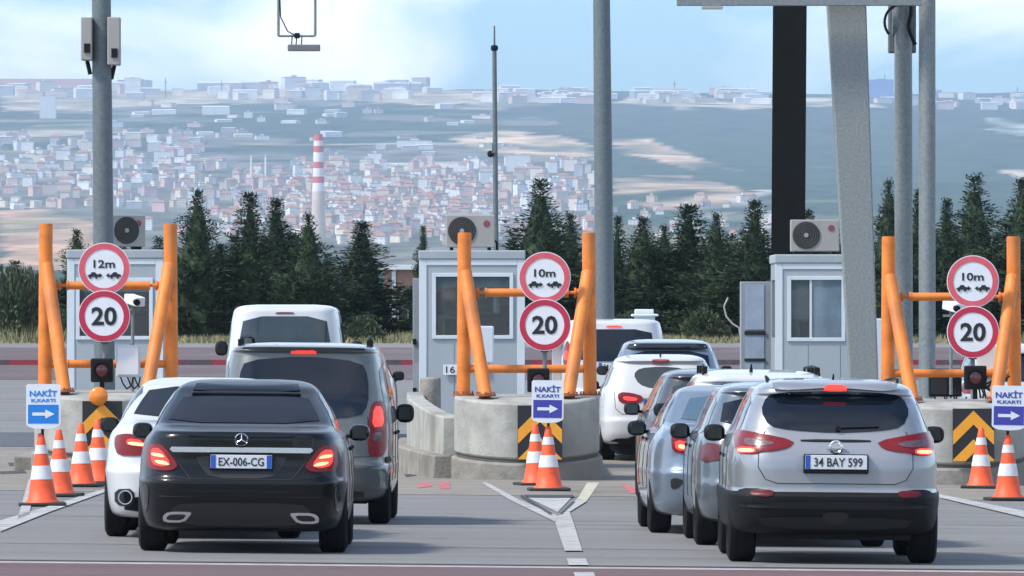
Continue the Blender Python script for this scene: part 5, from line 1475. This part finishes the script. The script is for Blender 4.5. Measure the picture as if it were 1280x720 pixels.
# small brick house beyond the trees
D = 345; s_ = F / D; x0 = gpx(480, D); z0 = 1.3; zt = CH - (337 - HY) / s_
t = thing("brick_house", "pinkish brick house with white corner pillars glimpsed left of the middle booth", "house", (x0, D, z0))
wd = 3.2
MB().box(0, wd, 0, 3, 0, zt - z0).build("wall", M_brick, t)
MB().box(-.2, wd + .2, -.25, 3.2, zt - z0, zt - z0 + .18).build("roof", M_boothframe, t)
MB().box(.28, .42, -.14, -.01, 0, zt - z0).build("pillar", M_boothframe, t)
MB().box(wd - .5, wd - .36, -.14, -.01, 0, zt - z0).build("pillar", M_boothframe, t)
MB().box(.0, wd, -.03, -.005, 1.15, 1.28).build("string_course", M_boothframe, t)
dr = MB().box(.52, .85, -.03, -.004, .05, 1.05).build("door", M_ink, t)
MB().box(.49, .52, -.05, -.002, .05, 1.08).box(.85, .88, -.05, -.002, .05, 1.08).build("door_frame", M_boothframe, dr)

# ------------------------------------------------------------------ the town on the hillside
def wallmat(name, col):
    m = mat(name, col, .85, var=.15, scale=.08)
    n, l = m.node_tree.nodes, m.node_tree.links
    b = n["Principled BSDF"]; src = b.inputs["Base Color"].links[0].from_socket
    t = n.new("ShaderNodeTexCoord"); mp = n.new("ShaderNodeMapping"); mp.inputs["Rotation"].default_value = (pi / 2, 0, 0)
    br = n.new("ShaderNodeTexBrick"); br.offset = 0; br.inputs["Scale"].default_value = 1
    br.inputs["Brick Width"].default_value = 3.4; br.inputs["Row Height"].default_value = 3.0; br.inputs["Mortar Size"].default_value = .85
    br.inputs["Color1"].default_value = (.25, .27, .32, 1); br.inputs["Color2"].default_value = (.35, .36, .40, 1); br.inputs["Mortar"].default_value = (1, 1, 1, 1)
    l.new(t.outputs["Object"], mp.inputs[0]); l.new(mp.outputs[0], br.inputs["Vector"])
    mx = n.new("ShaderNodeMixRGB"); mx.blend_type = 'MULTIPLY'; mx.inputs[0].default_value = .4
    l.new(src, mx.inputs[1]); l.new(br.outputs[0], mx.inputs[2]); l.new(mx.outputs[0], b.inputs["Base Color"])
    return m
WM = [wallmat("town_wall_white", (.80, .80, .80)), wallmat("town_wall_cream", (.78, .70, .58)), wallmat("town_wall_pink", (.66, .46, .44)), wallmat("town_wall_grey", (.42, .43, .46)), wallmat("town_wall_sand", (.60, .50, .42))]
RM = [mat("tile_roof", (.38, .20, .145), .85, scale=.1), mat("flat_roof", (.36, .30, .26), .9, scale=.1), mat("metal_roof", (.80, .80, .80), .6, scale=.1)]
def block_mesh(w, d, h, kind_):
    b = MB(); b.box(-w / 2, w / 2, -d / 2, d / 2, -6, h)
    if kind_ == 0:
        o = .6; vs = [(-w / 2 - o, -d / 2 - o, h), (w / 2 + o, -d / 2 - o, h), (w / 2 + o, d / 2 + o, h), (-w / 2 - o, d / 2 + o, h), (-w / 4, 0, h + 3), (w / 4, 0, h + 3)]
        b.add(vs, [(0, 1, 5, 4), (1, 2, 5), (2, 3, 4, 5), (3, 0, 4), (3, 2, 1, 0)], 1)
    elif kind_ == 1:
        b.box(-w / 2 - .3, w / 2 + .3, -d / 2 - .3, d / 2 + .3, h, h + .8, 1); b.box(-w / 8, w / 8, -2, 2, h + .8, h + 3, 0)
    else:
        b.add([(-w / 2, -d / 2 - .4, h), (w / 2, -d / 2 - .4, h), (w / 2, d / 2 + .4, h), (-w / 2, d / 2 + .4, h), (-w / 2, 0, h + w * .05), (w / 2, 0, h + w * .05)], [(0, 1, 5, 4), (2, 3, 4, 5), (1, 2, 5), (3, 0, 4), (3, 2, 1, 0)], 1)
    return b
rnd = random.Random(4)
spots = []
def region(n, x0, x1, y0, y1, wr, hr, kinds, cent=None):
    for _ in range(n):
        for _t in range(30):
            if cent: px, py = rnd.gauss(cent[0], cent[2]), rnd.gauss(cent[1], cent[3])
            else: px, py = rnd.uniform(x0, x1), rnd.uniform(y0, y1)
            if x0 <= px <= x1 and y0 <= py <= y1: break
        spots.append((px, py, rnd.uniform(*wr), rnd.uniform(*hr), rnd.choice(kinds)))
region(520, 160, 640, 205, 306, (9, 17), (7, 15), [0, 0, 1, 1], (440, 255, 110, 28))
region(120, 600, 745, 205, 300, (9, 18), (8, 16), [0, 1, 1])
region(190, -20, 260, 175, 262, (9, 20), (6, 12), [0, 1, 1, 2])
region(60, -20, 560, 106, 126, (14, 34), (6, 14), [1, 2, 2])
region(24, 270, 640, 128, 195, (10, 26), (3, 6), [2, 2, 1])
region(26, 780, 960, 116, 130, (14, 34), (5, 10), [1, 2])
region(22, 1060, 1280, 118, 140, (12, 24), (5, 10), [1, 2])
region(40, 600, 760, 116, 130, (14, 30), (4, 9), [1, 2])
region(26, 760, 960, 250, 300, (8, 14), (4, 8), [0, 1])
region(30, 140, 480, 128, 178, (10, 24), (3, 7), [2, 1, 1])
BIG = [(648, 214, 30, 20, 1, 0, "big white block high on the right edge of the town"), (518, 184, 44, 8, 1, 0, "long pale block with dark side strip above the town centre"), (166, 120, 20, 22, 1, 0, "bright white tower block near the left skyline"),
       (60, 148, 20, 28, 1, 0, "white slab block at the left below the skyline"), (203, 205, 20, 15, 1, 0, "white cube building right of the grey pole"), (165, 206, 26, 9, 1, 2, "pink block right of the grey pole"), (50, 112, 130, 7, 2, 2, "long red roofed hall on the left skyline"),
       (275, 112, 56, 8, 2, 3, "grey blue hangar on the skyline with rounded ridge"), (270, 143, 34, 9, 2, 0, "white shed below the hangar"), (205, 143, 30, 5, 2, 0, "long white shed left of the hangar"), (497, 108, 60, 7, 2, 3, "grey long hall on the skyline left of the thin mast"),
       (1100, 122, 34, 22, 1, 3, "large blue building on the skyline between columns"), (1166, 128, 12, 14, 1, 3, "blue building just right of the slim poles"), (1246, 131, 14, 9, 1, 0, "white block on the right skyline"),
       (560, 235, 60, 9, 1, 1, "long cream school like block in the town"), (42, 213, 40, 9, 1, 1, "long cream block at the left edge of town"), (48, 222, 12, 8, 1, 0, "small white block under the long cream one"),
       (925, 118, 40, 6, 2, 0, "bright white shed on the ridge left of the dark column"), (829, 122, 30, 10, 1, 1, "cream block on the ridge with mast"), (715, 213, 8, 8, 1, 0, "small white block at the edge of town left of the smooth pole")]
bluem = mat("blue_cladding", (.10, .25, .62), .7, scale=.05)
for px, py, w_, h_, k_, c_, lab in BIG:
    p = far_point(px, py); q = p.y / F
    mts = [WM[c_ if c_ != 3 or 'blue' not in lab else 3], RM[2 if k_ == 2 and 'red' not in lab else (0 if 'red' in lab else 1)]]
    if 'blue building' in lab or 'large blue' in lab: mts[0] = bluem
    b = block_mesh(w_ * q, 14 + w_ * q * .3, h_ * q, k_)
    t = thing("large_building", lab, "building", p)
    lo = [i for i, m_ in enumerate(b.m) if m_ == 0]; up = [i for i, m_ in enumerate(b.m) if m_ == 1]
    for nm, ids, m_ in (("wall", lo, mts[0]), ("roof", up, mts[1])):
        c = MB(); c.v = b.v; c.f = [b.f[i] for i in ids]; c.m = [0] * len(ids)
        o = c.build(nm, m_, t)
        bm = bmesh.new(); bm.from_mesh(o.data); bmesh.ops.delete(bm, geom=[v for v in bm.verts if not v.link_faces], context='VERTS'); bm.to_mesh(o.data); bm.free()
pool = {}
spots.sort(key=lambda s: -s[2] * s[3])
rest = MB(); LAB = {0: ("apartment_house", "small pale apartment house with a tiled roof in the town on the far hillside", "house", "tiled roof houses of the hillside town"),
                    1: ("apartment_block", "small flat roofed apartment block in the town on the far hillside", "building", "flat roofed blocks of the hillside town"),
                    2: ("factory_shed", "pale low factory shed far away on the hillside", "shed", "factory sheds on the far hillside")}
count = {0: 0, 1: 0, 2: 0}
for i, (px, py, w_, h_, k_) in enumerate(spots):
    p = far_point(px, py); q = p.y / F
    ci = rnd.choices([0, 1, 2, 3, 4], [4, 4, 3, 1.4, 3])[0] if k_ != 2 else rnd.choice([0, 0, 1, 3])
    if count[k_] < 230 and (k_ == 2 or i % 2 == 0 or count[k_] < 150):
        wq, hq = round(w_ / 3) * 3, round(h_ / 3) * 3
        key = (wq, hq, k_, ci)
        if key not in pool:
            pool[key] = block_mesh(wq * .95, 12, hq * .95, k_).mesh("building", [WM[ci], RM[k_ if k_ else 0]])
        o = bpy.data.objects.new(LAB[k_][0], pool[key]); COL.objects.link(o)
        o.location = p; o.scale = (q,) * 3; o.rotation_euler = (0, 0, rnd.uniform(-.6, .6))
        tag(o, LAB[k_][1], LAB[k_][2], LAB[k_][3]); count[k_] += 1
    else:
        b = block_mesh(w_ * q, 12 * q, h_ * q, k_)
        rest.add(b.v, b.f, 0, Matrix.Translation(p) @ Matrix.Rotation(rnd.uniform(-.6, .6), 4, 'Z'))
        for z_ in range(len(b.m)): rest.m[-1 - z_] = (ci if b.m[-1 - z_] == 0 else 5 + (k_ if k_ else 0))
kind(rest.build("distant_town", WM + RM), 'stuff')
# striped chimney
p = far_point(398, 300); q = p.y / F
t = thing("factory_chimney", "tall red and white striped chimney rising over the town", "chimney", p)
zb, zt = 0, (300 - 168) * q
def rad(z): return (9.5 - 4.0 * z / zt) * q
bands = [(-10, zt * .46, 3), (zt * .46, zt * .54, 0), (zt * .54, zt * .60, 1), (zt * .60, zt * .68, 0), (zt * .68, zt * .74, 1), (zt * .74, zt * .83, 0), (zt * .83, zt * .89, 1), (zt * .89, zt * .94, 0), (zt * .94, zt, 1)]
cm_ = {3: mat("chimney_concrete", (.62, .52, .45), .85, scale=.05), 0: mat("chimney_white", (.80, .78, .77), .8, scale=.05), 1: mat("chimney_red", (.62, .10, .10), .8, scale=.05)}
for z0, z1, c_ in bands: MB().tube((0, 0, z0), (0, 0, z1), rad(z0), rad(z1), n=24).build("band" if c_ != 3 else "shaft", cm_[c_], t, smooth=40)
# mosque with two minarets
p = far_point(323, 226); q = p.y / F
t = thing("mosque", "mosque with two slim white minarets left of the chimney", "mosque", p)
for sg in (-1, 1): MB().tube((sg * 9 * q, 0, -5), (sg * 9 * q, 0, 26 * q), 1.5 * q, 1.1 * q, 12).tube((sg * 9 * q, 0, 26 * q), (sg * 9 * q, 0, 33 * q), 1.4 * q, .1 * q, 12).build("minaret", cm_[0], t)
MB().box(-6 * q, 6 * q, -6 * q, 6 * q, -5, 8 * q).build("hall", cm_[0], t)
MB().lathe([(5.2 * q, 8 * q), (4.9 * q, 10.5 * q), (3.6 * q, 12.8 * q), (1.6 * q, 14.1 * q), (.05, 14.6 * q)], 20).build("dome", mat("lead_dome", (.40, .43, .46), .5, scale=.05), t, smooth=60)
# masts on the skyline
for px, hh, lab in ((207, 26, "lattice mast on the left skyline"), (277, 22, "thin mast above the grey hangar"), (513, 20, "thin mast on the skyline left of the slim mast pole"), (843, 22, "mast on the ridge above the cream block"), (1106, 30, "mast above the large blue building"), (1272, 14, "tower on the skyline at the right edge")):
    p = far_point(px, 122); q = p.y / F
    t = thing("radio_mast", lab, "mast", p)
    MB().tube((0, 0, -3), (0, 0, hh * q), 1.0 * q, .5 * q, 6).build("mast_shaft", M_galvpole, t)
    MB().box(-1.8 * q, 1.8 * q, -q, q, hh * q * .72, hh * q * .78).build("platform", M_galvpole, t)

# ------------------------------------------------------------------ air
hz = MB().box(-3300, 3300, -5200, 22000, -70, 575).build("haze", bpy.data.materials.new("haze_air"))
kind(hz, 'stuff')
m = hz.data.materials[0]; m.use_nodes = True
n, l = m.node_tree.nodes, m.node_tree.links; n.clear()
ou = n.new("ShaderNodeOutputMaterial"); pv = n.new("ShaderNodeVolumePrincipled")
pv.inputs["Color"].default_value = (.62, .79, 1.0, 1); pv.inputs["Density"].default_value = 5.2e-5; pv.inputs["Anisotropy"].default_value = .1
l.new(pv.outputs[0], ou.inputs["Volume"])
hz.display_type = 'WIRE'
